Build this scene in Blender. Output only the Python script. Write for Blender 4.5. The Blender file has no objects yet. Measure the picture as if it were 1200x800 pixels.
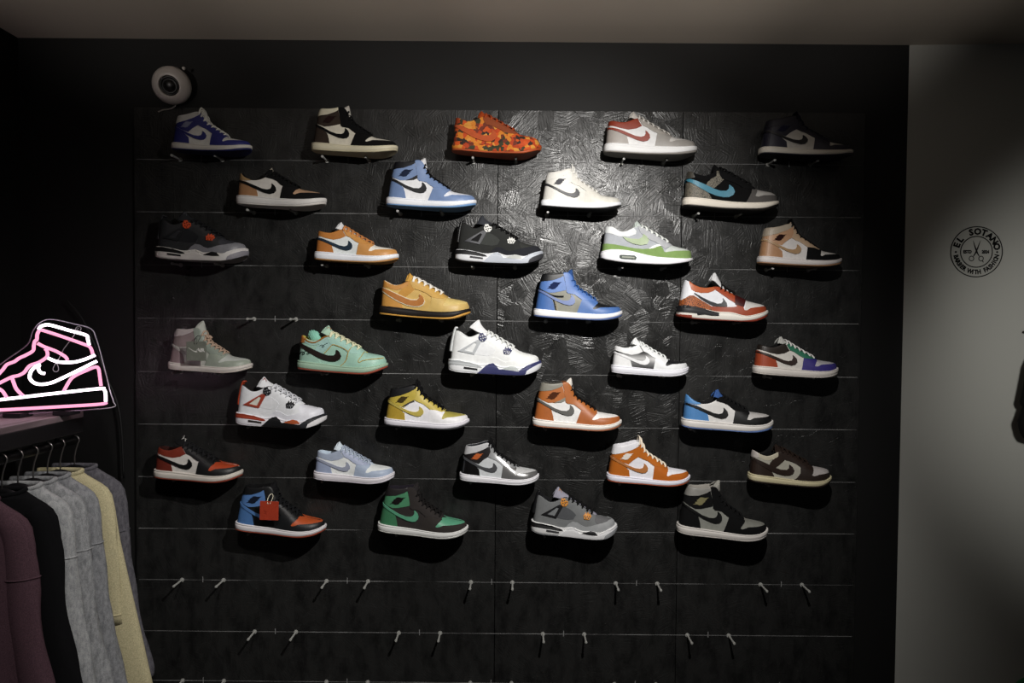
import bpy, bmesh, math, random
import numpy as np
from mathutils import Vector, Matrix, Euler
from mathutils.geometry import delaunay_2d_cdt

scene = bpy.context.scene
COL = scene.collection
PI = math.pi
R = math.radians

# ------------------------------------------------------------------ camera
CAM_Z = 1.60
WALL_D = 2.40                      # the display wall is the plane y = 0, the lens 2.4 m in front of it
FPX = 800.0                        # focal length in pixels of the 1200 px frame (a 24 mm lens)
cam_data = bpy.data.cameras.new('camera')
cam_data.sensor_width = 36.0
cam_data.lens = 36.0 * FPX / 1200
cam = bpy.data.objects.new('camera', cam_data)
COL.objects.link(cam)
cam.location = (0.0, -WALL_D, CAM_Z)
CAM_ROT = Euler((R(90 - 1.5), 0, 0)).to_matrix() @ Matrix.Rotation(R(0.47), 3, 'Z')
cam.rotation_euler = CAM_ROT.to_euler()
cam_data.clip_start = 0.05
scene.camera = cam

def at(px, py, depth=WALL_D):
    """world point seen at a place of the photograph, on the plane y = depth - 2.4"""
    d = CAM_ROT @ Vector(((px - 600) / FPX, (400 - py) / FPX, -1.0))
    return cam.location + d * (depth / d.y)

# ------------------------------------------------------------------ world, lights, exposure
world = bpy.data.worlds.new('world')
scene.world = world
world.use_nodes = True
wb = world.node_tree.nodes['Background']
wb.inputs['Color'].default_value = (0.95, 0.97, 1.0, 1)
wb.inputs['Strength'].default_value = 0.020

def spot(name, loc, target, power, angle, blend, size, color):
    d = bpy.data.lights.new(name, 'SPOT')
    d.energy = power; d.spot_size = R(angle); d.spot_blend = blend
    d.shadow_soft_size = size; d.color = color
    o = bpy.data.objects.new(name, d); COL.objects.link(o)
    o.location = loc
    o.rotation_euler = (Vector(target) - Vector(loc)).to_track_quat('-Z', 'Y').to_euler()
    return o

spot('display_spotlight', (0.40, -1.50, 2.36), (-0.02, 0.0, 1.27), 142, 96, 1.0, 0.018, (1.0, 0.97, 0.93))
spot('side_wall_spotlight', (1.14, -1.42, 1.66), (2.26, 0.0, 1.44), 40, 64, 1.0, 0.06, (1.0, 0.98, 0.93))
spot('rail_spotlight', (-0.45, -1.75, 2.48), (-1.15, -0.45, 0.80), 46, 46, 1.0, 0.05, (1.0, 0.96, 0.92))
for x, p in ((-1.3, 95), (-0.45, 155), (0.35, 190), (1.05, 95)):   # unseen lamps added to brighten the ceiling, behind the lens
    spot('ceiling_fill_light', (x, -3.1, 1.75), (x * .97, -1.05, 2.60), p, 27, 1.0, 0.05, (1.0, 0.93, 0.87))
for x in (-0.7, 0.9):                              # unseen fill added behind the lens, bounced up off the floor
    spot('floor_fill_light', (x, -2.75, 2.50), (x, -2.70, 0.0), 10, 78, 0.6, 0.05, (1.0, 0.93, 0.86))

scene.view_settings.view_transform = 'Standard'
scene.view_settings.look = 'None'
scene.view_settings.exposure = 0.0
scene.view_settings.gamma = 1.0
scene.view_settings.use_curve_mapping = False

# ------------------------------------------------------------------ helpers
def lin(hexs):
    hexs = hexs.lstrip('#')
    out = []
    for i in (0, 2, 4):
        c = int(hexs[i:i + 2], 16) / 255
        out.append(c / 12.92 if c <= 0.04045 else ((c + 0.055) / 1.055) ** 2.4)
    return (*out, 1.0)

MATS = {}
def nodes_of(name):
    m = bpy.data.materials.new(name)
    m.use_nodes = True
    nt = m.node_tree
    return m, nt, nt.nodes['Principled BSDF']

KINDS = {  # roughness, bump scale, bump strength, specular, metallic
    'leather': (0.46, 900, 0.10, 0.45, 0.0), 'suede': (0.92, 1600, 0.25, 0.15, 0.0),
    'rubber': (0.55, 1400, 0.05, 0.40, 0.0), 'patent': (0.18, 500, 0.02, 0.60, 0.0),
    'cloth': (0.88, 2200, 0.30, 0.15, 0.0), 'metal': (0.28, 600, 0.03, 0.50, 0.85),
    'plastic': (0.35, 900, 0.02, 0.50, 0.0), 'knit': (0.95, 700, 0.35, 0.10, 0.0),
    'silver': (0.30, 600, 0.03, 0.60, 0.55), 'paint': (0.62, 60, 0.06, 0.30, 0.0)}

def mat(hexs, kind='leather'):
    key = (hexs, kind)
    if key in MATS: return MATS[key]
    m, nt, b = nodes_of('%s_%s' % (kind, hexs.lstrip('#')))
    rough, sc, st, spec, met = KINDS[kind]
    b.inputs['Base Color'].default_value = lin(hexs)
    b.inputs['Roughness'].default_value = rough
    b.inputs['Specular IOR Level'].default_value = spec
    b.inputs['Metallic'].default_value = met
    tc = nt.nodes.new('ShaderNodeTexCoord')
    nz = nt.nodes.new('ShaderNodeTexNoise'); nz.inputs['Scale'].default_value = sc; nz.inputs['Detail'].default_value = 2
    bp = nt.nodes.new('ShaderNodeBump'); bp.inputs['Strength'].default_value = st; bp.inputs['Distance'].default_value = 0.001
    nt.links.new(tc.outputs['Object'], nz.inputs['Vector'])
    nt.links.new(nz.outputs['Fac'], bp.inputs['Height'])
    nt.links.new(bp.outputs['Normal'], b.inputs['Normal'])
    if kind in ('knit', 'suede', 'cloth', 'leather'):       # slight mottling of the dye
        n2 = nt.nodes.new('ShaderNodeTexNoise'); n2.inputs['Scale'].default_value = 420 if kind == 'knit' else 60
        n2.inputs['Detail'].default_value = 3
        rp = nt.nodes.new('ShaderNodeValToRGB')
        k = 0.55 if kind == 'knit' else 0.88
        c = lin(hexs)
        rp.color_ramp.elements[0].position = 0.3; rp.color_ramp.elements[1].position = 0.7
        rp.color_ramp.elements[0].color = (c[0] * k, c[1] * k, c[2] * k, 1)
        rp.color_ramp.elements[1].color = c
        nt.links.new(tc.outputs['Object'], n2.inputs['Vector'])
        nt.links.new(n2.outputs['Fac'], rp.inputs['Fac'])
        nt.links.new(rp.outputs['Color'], b.inputs['Base Color'])
    MATS[key] = m
    return m

def mat_cells(name, hexes, scale, crack=None, crack_w=0.06, smooth=False, rough=0.6):
    """flake / camouflage / crackle print: Voronoi cells in a handful of colours, with optional dark cracks"""
    if name in MATS: return MATS[name]
    m, nt, b = nodes_of(name)
    b.inputs['Roughness'].default_value = rough
    tc = nt.nodes.new('ShaderNodeTexCoord')
    wob = nt.nodes.new('ShaderNodeTexNoise'); wob.inputs['Scale'].default_value = scale * 1.2
    mix = nt.nodes.new('ShaderNodeMixRGB'); mix.blend_type = 'ADD'; mix.inputs['Fac'].default_value = 0.6 / scale
    nt.links.new(tc.outputs['Object'], wob.inputs['Vector'])
    nt.links.new(tc.outputs['Object'], mix.inputs['Color1'])
    nt.links.new(wob.outputs['Color'], mix.inputs['Color2'])
    v = nt.nodes.new('ShaderNodeTexVoronoi'); v.inputs['Scale'].default_value = scale
    nt.links.new(mix.outputs['Color'], v.inputs['Vector'])
    sep = nt.nodes.new('ShaderNodeSeparateColor')
    nt.links.new(v.outputs['Color'], sep.inputs['Color'])
    rp = nt.nodes.new('ShaderNodeValToRGB'); rp.color_ramp.interpolation = 'CONSTANT'
    while len(rp.color_ramp.elements) < len(hexes): rp.color_ramp.elements.new(0.5)
    for i, h in enumerate(hexes):
        rp.color_ramp.elements[i].position = i / len(hexes)
    for i, h in enumerate(hexes):
        rp.color_ramp.elements[i].color = lin(h)
    nt.links.new(sep.outputs['Red'], rp.inputs['Fac'])
    last = rp.outputs['Color']
    if crack:
        v2 = nt.nodes.new('ShaderNodeTexVoronoi'); v2.feature = 'DISTANCE_TO_EDGE'; v2.inputs['Scale'].default_value = scale
        nt.links.new(mix.outputs['Color'], v2.inputs['Vector'])
        lt = nt.nodes.new('ShaderNodeMath'); lt.operation = 'LESS_THAN'; lt.inputs[1].default_value = crack_w
        nt.links.new(v2.outputs['Distance'], lt.inputs[0])
        mx = nt.nodes.new('ShaderNodeMixRGB'); mx.inputs['Color2'].default_value = lin(crack)
        nt.links.new(lt.outputs[0], mx.inputs['Fac']); nt.links.new(last, mx.inputs['Color1'])
        last = mx.outputs['Color']
    nt.links.new(last, b.inputs['Base Color'])
    MATS[name] = m
    return m

def mesh_from(verts, faces, name='mesh'):
    me = bpy.data.meshes.new(name)
    me.from_pydata([tuple(map(float, v)) for v in verts], [], [tuple(map(int, f)) for f in faces])
    me.update()
    return me

def finish(me, smooth=True, doubles=0.0, normals=False):
    if doubles or normals:
        bm = bmesh.new(); bm.from_mesh(me)
        if doubles: bmesh.ops.remove_doubles(bm, verts=bm.verts, dist=doubles)
        if normals: bmesh.ops.recalc_face_normals(bm, faces=bm.faces)
        bm.to_mesh(me); bm.free()
    if smooth:
        me.polygons.foreach_set('use_smooth', [True] * len(me.polygons))
    me.update()
    return me

def link(name, me, material=None, parent=None):
    o = bpy.data.objects.new(name, me)
    COL.objects.link(o)
    if material is not None:
        if not me.materials: me.materials.append(None)
        o.material_slots[0].link = 'OBJECT'
        o.material_slots[0].material = material
    if parent is not None: o.parent = parent
    return o

def thing(name, label, cat, loc=(0, 0, 0), rot=(0, 0, 0), group=None):
    o = bpy.data.objects.new(name, None)
    o.empty_display_size = 0.05
    COL.objects.link(o)
    o.location = loc; o.rotation_euler = rot
    o['label'] = label; o['category'] = cat
    if group: o['group'] = group
    return o

def bm_obj(name, bm, material, parent=None, smooth=False):
    bmesh.ops.recalc_face_normals(bm, faces=bm.faces)
    me = bpy.data.meshes.new(name); bm.to_mesh(me); bm.free()
    if smooth: me.polygons.foreach_set('use_smooth', [True] * len(me.polygons))
    return link(name, me, material, parent)

def add_box(bm, c, s, rot=None, bevel=0.0):
    r = bmesh.ops.create_cube(bm, size=1.0)
    vs = r['verts']
    for v in vs: v.co = Vector((v.co.x * s[0], v.co.y * s[1], v.co.z * s[2]))
    if bevel:
        es = list({e for v in vs for e in v.link_edges})
        rb = bmesh.ops.bevel(bm, geom=es, offset=bevel, segments=2, affect='EDGES', profile=0.6)
        vs = list({v for f in rb['faces'] for v in f.verts} | {v for v in vs if v.is_valid})
    for v in vs:
        if rot is not None: v.co = rot @ v.co
        v.co += Vector(c)

def tube_arrays(path, rad, seg=8, closed=False, flat=None, up=(0, 0, 1)):
    """swept tube; rad may be a list; flat=(a,b) gives an oval section"""
    P = [Vector(p) for p in path]
    n = len(P)
    V, F = [], []
    prev = None
    for i, p in enumerate(P):
        if closed: t = P[(i + 1) % n] - P[i - 1]
        else: t = P[min(i + 1, n - 1)] - P[max(i - 1, 0)]
        t.normalize()
        if prev is None:
            a = Vector(up)
            if abs(a.dot(t)) > 0.95: a = Vector((0, 1, 0)) if abs(t.y) < 0.9 else Vector((1, 0, 0))
            nrm = (a - t * a.dot(t)).normalized()
        else:
            nrm = (prev - t * prev.dot(t)).normalized()
        prev = nrm
        bn = t.cross(nrm)
        r = rad[i] if isinstance(rad, (list, tuple)) else rad
        fa, fb = flat if flat else (1, 1)
        for k in range(seg):
            an = 2 * PI * k / seg
            V.append(p + nrm * (r * fa * math.cos(an)) + bn * (r * fb * math.sin(an)))
    m = n if closed else n - 1
    for i in range(m):
        for k in range(seg):
            a = i * seg + k; b_ = i * seg + (k + 1) % seg
            c = ((i + 1) % n) * seg + (k + 1) % seg; d = ((i + 1) % n) * seg + k
            F.append((a, b_, c, d))
    if not closed:
        F.append(tuple(range(seg - 1, -1, -1)))
        F.append(tuple(range((n - 1) * seg, n * seg)))
    return V, F

class MB:
    def __init__(self): self.V = []; self.F = []
    def add(self, V, F):
        o = len(self.V); self.V += [tuple(v) for v in V]; self.F += [tuple(i + o for i in f) for f in F]
    def tube(self, *a, **k): self.add(*tube_arrays(*a, **k))
    def mesh(self, smooth=True, normals=True):
        return finish(mesh_from(self.V, self.F), smooth=smooth, normals=normals)

def catmull(pts, per=6, closed=False):
    P = [np.array(p, float) for p in pts]
    n = len(P); out = []
    rng = range(n) if closed else range(n - 1)
    for i in rng:
        p0 = P[i - 1] if (closed or i > 0) else P[i]
        p1 = P[i]; p2 = P[(i + 1) % n]
        p3 = P[(i + 2) % n] if (closed or i + 2 < n) else p2
        for k in range(per):
            t = k / per
            out.append(0.5 * ((2 * p1) + (-p0 + p2) * t + (2 * p0 - 5 * p1 + 4 * p2 - p3) * t * t + (-p0 + 3 * p1 - 3 * p2 + p3) * t ** 3))
    if not closed: out.append(P[-1])
    return out

def lathe(profile, seg=24):
    """profile of (r, h) turned about local z"""
    V, F = [], []
    for r, h in profile:
        for k in range(seg):
            a = 2 * PI * k / seg
            V.append((r * math.cos(a), r * math.sin(a), h))
    for i in range(len(profile) - 1):
        for k in range(seg):
            F.append((i * seg + k, i * seg + (k + 1) % seg, (i + 1) * seg + (k + 1) % seg, (i + 1) * seg + k))
    F.append(tuple(range(seg - 1, -1, -1)))
    F.append(tuple(range((len(profile) - 1) * seg, len(profile) * seg)))
    return V, F

# ------------------------------------------------------------------ sneakers: one surface per last, panels laid on it
U = 0.00295                        # one drawing unit in metres (a shoe is about 103 units long)
MST = 129                          # stations from heel centre to toe centre

def even_odd(loops, x, z):
    inside = np.zeros(np.shape(x), bool)
    for lp in loops:
        L = np.asarray(lp); n = len(L)
        j = n - 1
        for i in range(n):
            xi, zi = L[i]; xj, zj = L[j]
            if zi != zj:
                c = ((zi > z) != (zj > z)) & (x < (xj - xi) * (z - zi) / (zj - zi) + xi)
                inside ^= c
            j = i
    return inside

def densify(lp, step):
    out = []
    n = len(lp)
    for i in range(n):
        a = np.array(lp[i], float); b = np.array(lp[(i + 1) % n], float)
        k = max(1, int(np.ceil(np.linalg.norm(b - a) / step)))
        for q in range(k): out.append(a + (b - a) * q / k)
    return np.array(out)

class Surf:
    """S(s, u) for one flank of the shoe; x along, y outward, z up (drawing units)"""
    def ready(self, ns=300, nu=100, smax=1.0):
        s = np.linspace(0, smax, ns); u = np.linspace(0, 1, nu)
        self.gs, self.gu = np.meshgrid(s, u, indexing='ij')
        self.grid = self.S(self.gs, self.gu)
        self.gx = self.grid[..., 0].ravel(); self.gz = self.grid[..., 2].ravel()
        self.fs = self.gs.ravel(); self.fu = self.gu.ravel()
    def normal(self, s, u):
        e = 2e-3
        s0 = np.clip(s - e, 0, 1); s1 = np.clip(s + e, 0, 1); u0 = np.clip(u - e, 0, 1); u1 = np.clip(u + e, 0, 1)
        ds = self.S(s1, u) - self.S(s0, u); du = self.S(s, u1) - self.S(s, u0)
        n = np.cross(du, ds)
        l = np.linalg.norm(n, axis=-1, keepdims=True)
        n = n / np.maximum(l, 1e-9)
        return n * self.sign
    def invert(self, pts):
        pts = np.asarray(pts, float)
        d = (pts[:, 0:1] - self.gx[None]) ** 2 + (pts[:, 1:2] - self.gz[None]) ** 2
        k = np.argmin(d, axis=1)
        s = self.fs[k].copy(); u = self.fu[k].copy()
        best = d[np.arange(len(k)), k].copy()
        e = 1e-3
        for _ in range(4):
            p = self.S(s, u)
            ps = self.S(np.clip(s + e, 0, 1), u); pu = self.S(s, np.clip(u + e, 0, 1))
            ds_ = np.where(s + e > 1, 1, e); du_ = np.where(u + e > 1, 1, e)
            a = (ps[:, 0] - p[:, 0]) / ds_; c = (ps[:, 2] - p[:, 2]) / ds_
            b = (pu[:, 0] - p[:, 0]) / du_; dd = (pu[:, 2] - p[:, 2]) / du_
            det = a * dd - b * c
            ok = np.abs(det) > 1e-3
            det = np.where(ok, det, 1)
            rx = pts[:, 0] - p[:, 0]; rz = pts[:, 1] - p[:, 2]
            s2 = np.clip(s + np.where(ok, (rx * dd - b * rz) / det, 0), 0, 1)
            u2 = np.clip(u + np.where(ok, (a * rz - c * rx) / det, 0), 0, 1)
            q = self.S(s2, u2)
            nd = (q[:, 0] - pts[:, 0]) ** 2 + (q[:, 2] - pts[:, 1]) ** 2
            better = nd < best
            s = np.where(better, s2, s); u = np.where(better, u2, u); best = np.where(better, nd, best)
        return s, u

    def panel(self, loops, off, depth=0.5, grid=2.4, both=True, step=1.1, name='panel'):
        """a sheet of material cut along the side-view loops and laid on the surface"""
        SS, UU = 130.0, self.height
        pl = []
        for lp in loops:
            d = densify(lp, step)
            s, u = self.invert(d)
            q = np.stack([s * SS, u * UU], 1)
            keep = [0]
            for i in range(1, len(q)):
                if np.linalg.norm(q[i] - q[keep[-1]]) > 0.12: keep.append(i)
            if len(keep) > 3 and np.linalg.norm(q[keep[0]] - q[keep[-1]]) < 0.12: keep.pop()
            pl.append(q[keep])
        allp = np.concatenate(pl)
        lo = allp.min(0); hi = allp.max(0)
        gx, gz = np.meshgrid(np.arange(lo[0] + grid * .5, hi[0], grid), np.arange(lo[1] + grid * .5, hi[1], grid))
        g = np.stack([gx.ravel(), gz.ravel()], 1)
        if len(g):
            m = even_odd(pl, g[:, 0], g[:, 1])
            g = g[m]
        if len(g):
            dm = np.min((g[:, None, 0] - allp[None, :, 0]) ** 2 + (g[:, None, 1] - allp[None, :, 1]) ** 2, axis=1)
            g = g[dm > (0.45 * grid) ** 2]
        verts = [Vector((float(p[0]), float(p[1]))) for p in allp] + [Vector((float(p[0]), float(p[1]))) for p in g]
        edges = []; o = 0
        for q in pl:
            n = len(q); edges += [(o + i, o + (i + 1) % n) for i in range(n)]; o += n
        rv, re, rf = delaunay_2d_cdt(verts, edges, [], 0, 1e-4)[:3]
        P = np.array([(v.x, v.y) for v in rv])
        tris = []
        for f in rf:
            for k in range(1, len(f) - 1):
                tris.append((f[0], f[k], f[k + 1]))
        T = np.array(tris)
        cen = P[T].mean(1)
        area = np.abs(np.cross(P[T[:, 1]] - P[T[:, 0]], P[T[:, 2]] - P[T[:, 0]]))
        T = T[even_odd(pl, cen[:, 0], cen[:, 1]) & (area > 1e-4)]
        s = np.clip(P[:, 0] / SS, 0, 1); u = np.clip(P[:, 1] / UU, 0, 1)
        p0 = self.S(s, u); n = self.normal(s, u)
        top = p0 + n * off; low = p0 - n * depth
        mid = (s <= 1e-6) | (s >= 1 - 1e-6)
        top[mid, 1] = 0; low[mid, 1] = 0
        nv = len(P)
        cnt = {}
        for t in T:
            for a, b in ((t[0], t[1]), (t[1], t[2]), (t[2], t[0])):
                key = (min(a, b), max(a, b)); cnt.setdefault(key, []).append((a, b))
        V = list(top) + list(low)
        F = []
        # orientation: make the outer face look along +n
        if len(T):
            v0 = top[T[:, 0]]; fn = np.cross(top[T[:, 1]] - v0, top[T[:, 2]] - v0)
            flip = np.sum(fn * n[T[:, 0]], axis=1) < 0
            for t, fl in zip(T, flip):
                F.append((t[0], t[2], t[1]) if fl else (t[0], t[1], t[2]))
        cnt2 = {}
        for f in F:
            for a, b in ((f[0], f[1]), (f[1], f[2]), (f[2], f[0])): cnt2[(a, b)] = 1
        for (a, b) in list(cnt2):
            if (b, a) not in cnt2: F.append((b, a, a + nv, b + nv))
        used = sorted({i for f in F for i in f}); mp = {v: i for i, v in enumerate(used)}
        V = [V[i] for i in used]; F = [tuple(mp[i] for i in f) for f in F]
        V = np.array(V)
        VV = [((v[0] - self.L / 2) * U, -v[1] * U, v[2] * U) for v in V]
        FF = [tuple(reversed(f)) for f in F]
        wraps = bool(np.any(np.abs(V[:, 1]) < 1e-6))
        if both == 'far':
            return finish(mesh_from([(x, -y, z) for x, y, z in VV], F, name), smooth=False)
        if both and wraps:
            k = len(VV)
            VV += [((v[0] - self.L / 2) * U, v[1] * U, v[2] * U) for v in V]
            FF += [tuple(i + k for i in f) for f in F]
        return finish(mesh_from(VV, FF, name), smooth=False, doubles=2e-5)

class Upper(Surf):
    def __init__(self, plan, ctrl, ztop, L, n_heel=2.4, n_toe=2.5, blend=0.55):
        self.L = L; self.sign = 1.0
        pl = np.array(catmull(plan, 10))
        d = np.concatenate([[0], np.cumsum(np.linalg.norm(np.diff(pl, axis=0), axis=1))]); d /= d[-1]
        s = np.linspace(0, 1, MST)
        bx = np.interp(s, d, pl[:, 0]); by = np.maximum(np.interp(s, d, pl[:, 1]), 0)
        self.plan_s = s; self.plan_x = bx.copy(); self.plan_y = by.copy()
        # the upper stands a little inside the sole
        ix = 1.6 + bx * (L - 3.4) / L
        iy = by * (1 - 1.3 / max(by))
        self.bx, self.by = ix, iy
        self.bz = np.interp(ix, [p[0] for p in ztop], [p[1] for p in ztop]) - 1.2
        c = np.array(ctrl, float)
        cs = np.interp(c[:, 0], bx, s); cs[0] = 0; cs[-1] = 1
        def smooth(a, odd):
            m = 5
            for _ in range(2):
                l = (-a[1:m + 1] if odd else a[1:m + 1])[::-1]; r = (-a[-m - 1:-1] if odd else a[-m - 1:-1])[::-1]
                e = np.concatenate([l, a, r])
                a = np.convolve(e, np.ones(2 * m + 1) / (2 * m + 1), 'valid') if False else np.convolve(e, np.array([1, 2, 3, 4, 5, 6, 5, 4, 3, 2, 1]) / 36.0, 'valid')
            return a
        self.tx = smooth(np.interp(s, cs, c[:, 1]), False)
        ty = np.interp(s, cs, c[:, 2])
        self.ty = np.maximum(smooth(ty, True), 0)
        self.ty[s > cs[np.argmax((c[:, 2] == 0) & (c[:, 0] > 50))]] = 0
        self.tz = smooth(np.interp(s, cs, c[:, 3]), False)
        f = np.clip((s - .25) / .35, 0, 1)
        self.n = n_heel + (n_toe - n_heel) * f
        self.w = blend * (1 - np.clip((s - .3) / .3, 0, 1))
        self.height = 40.0
        self.s = s
        self.s_open = cs[np.argmax((c[:, 2] == 0) & (c[:, 0] > 50))]
        self.ready()
    def S(self, s, u):
        I = lambda a: np.interp(s, self.s, a)
        n = I(self.n); th = np.clip(u, 0, 1) * PI / 2
        c = np.maximum(np.cos(th), 0) ** (2 / n); sn = np.maximum(np.sin(th), 0) ** (2 / n)
        w = I(self.w)
        k = (1 - w) * c + w * (1 - sn)
        bx, by, bz, tx, ty, tz = map(I, (self.bx, self.by, self.bz, self.tx, self.ty, self.tz))
        return np.stack([tx + (bx - tx) * k, ty + (by - ty) * k, bz + (tz - bz) * sn], -1)
    def s_at(self, x):                     # station whose foot stands at x
        return float(np.interp(x, self.plan_x, self.plan_s))

class Wall(Surf):
    """the side wall of the sole, v from tread to lip"""
    def __init__(self, up, zbot, ztop, L, prof):
        self.L = L; self.sign = 1.0; self.height = 14.0
        self.s = up.plan_s; x = up.plan_x; y = up.plan_y
        g = np.gradient(np.stack([x, y], 1), axis=0)
        nx, ny = -g[:, 1], g[:, 0]
        l = np.hypot(nx, ny); nx, ny = nx / l, ny / l
        nx[0], ny[0] = -1, 0; nx[-1], ny[-1] = 1, 0
        self.x, self.y, self.nx, self.ny = x, y, nx, ny
        self.zb = np.interp(x, [p[0] for p in zbot], [p[1] for p in zbot])
        self.zt = np.interp(x, [p[0] for p in ztop], [p[1] for p in ztop])
        for nm in ('zb', 'zt'):
            a = getattr(self, nm); e = np.concatenate([a[1:6][::-1], a, a[-6:-1][::-1]])
            setattr(self, nm, np.convolve(e, np.array([1, 2, 3, 4, 5, 6, 5, 4, 3, 2, 1]) / 36.0, 'valid'))
        self.pv = [p[0] for p in prof]; self.po = [p[1] for p in prof]
        self.ready(300, 40)
    def S(self, s, u):
        I = lambda a: np.interp(s, self.s, a)
        o = np.interp(u, self.pv, self.po)
        zb, zt = I(self.zb), I(self.zt)
        y = I(self.y) + I(self.ny) * o
        y = np.where((s <= 0) | (s >= 1), 0, np.maximum(y, 0))
        return np.stack([I(self.x) + I(self.nx) * o, y, zb + (zt - zb) * u], -1)

def strip_mesh(rings, L, close=True):
    """rings: list of (MST',3) flank curves; mirrored into closed bands"""
    V, F = [], []
    M = len(rings[0])
    for r in rings:
        for p in r: V.append(((p[0] - L / 2) * U, -p[1] * U, p[2] * U))
        for p in r: V.append(((p[0] - L / 2) * U, p[1] * U, p[2] * U))
    for i in range(len(rings) - 1):
        a, b = i * 2 * M, (i + 1) * 2 * M
        for j in range(M - 1):
            F.append((a + j, a + j + 1, b + j + 1, b + j))
            F.append((a + M + j + 1, a + M + j, b + M + j, b + M + j + 1))
    return V, F, M

def cap_faces(base, M, flip=False):
    F = []
    for j in range(M - 1):
        f = (base + j, base + j + 1, base + M + j + 1, base + M + j)
        F.append(tuple(reversed(f)) if flip else f)
    return F

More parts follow.
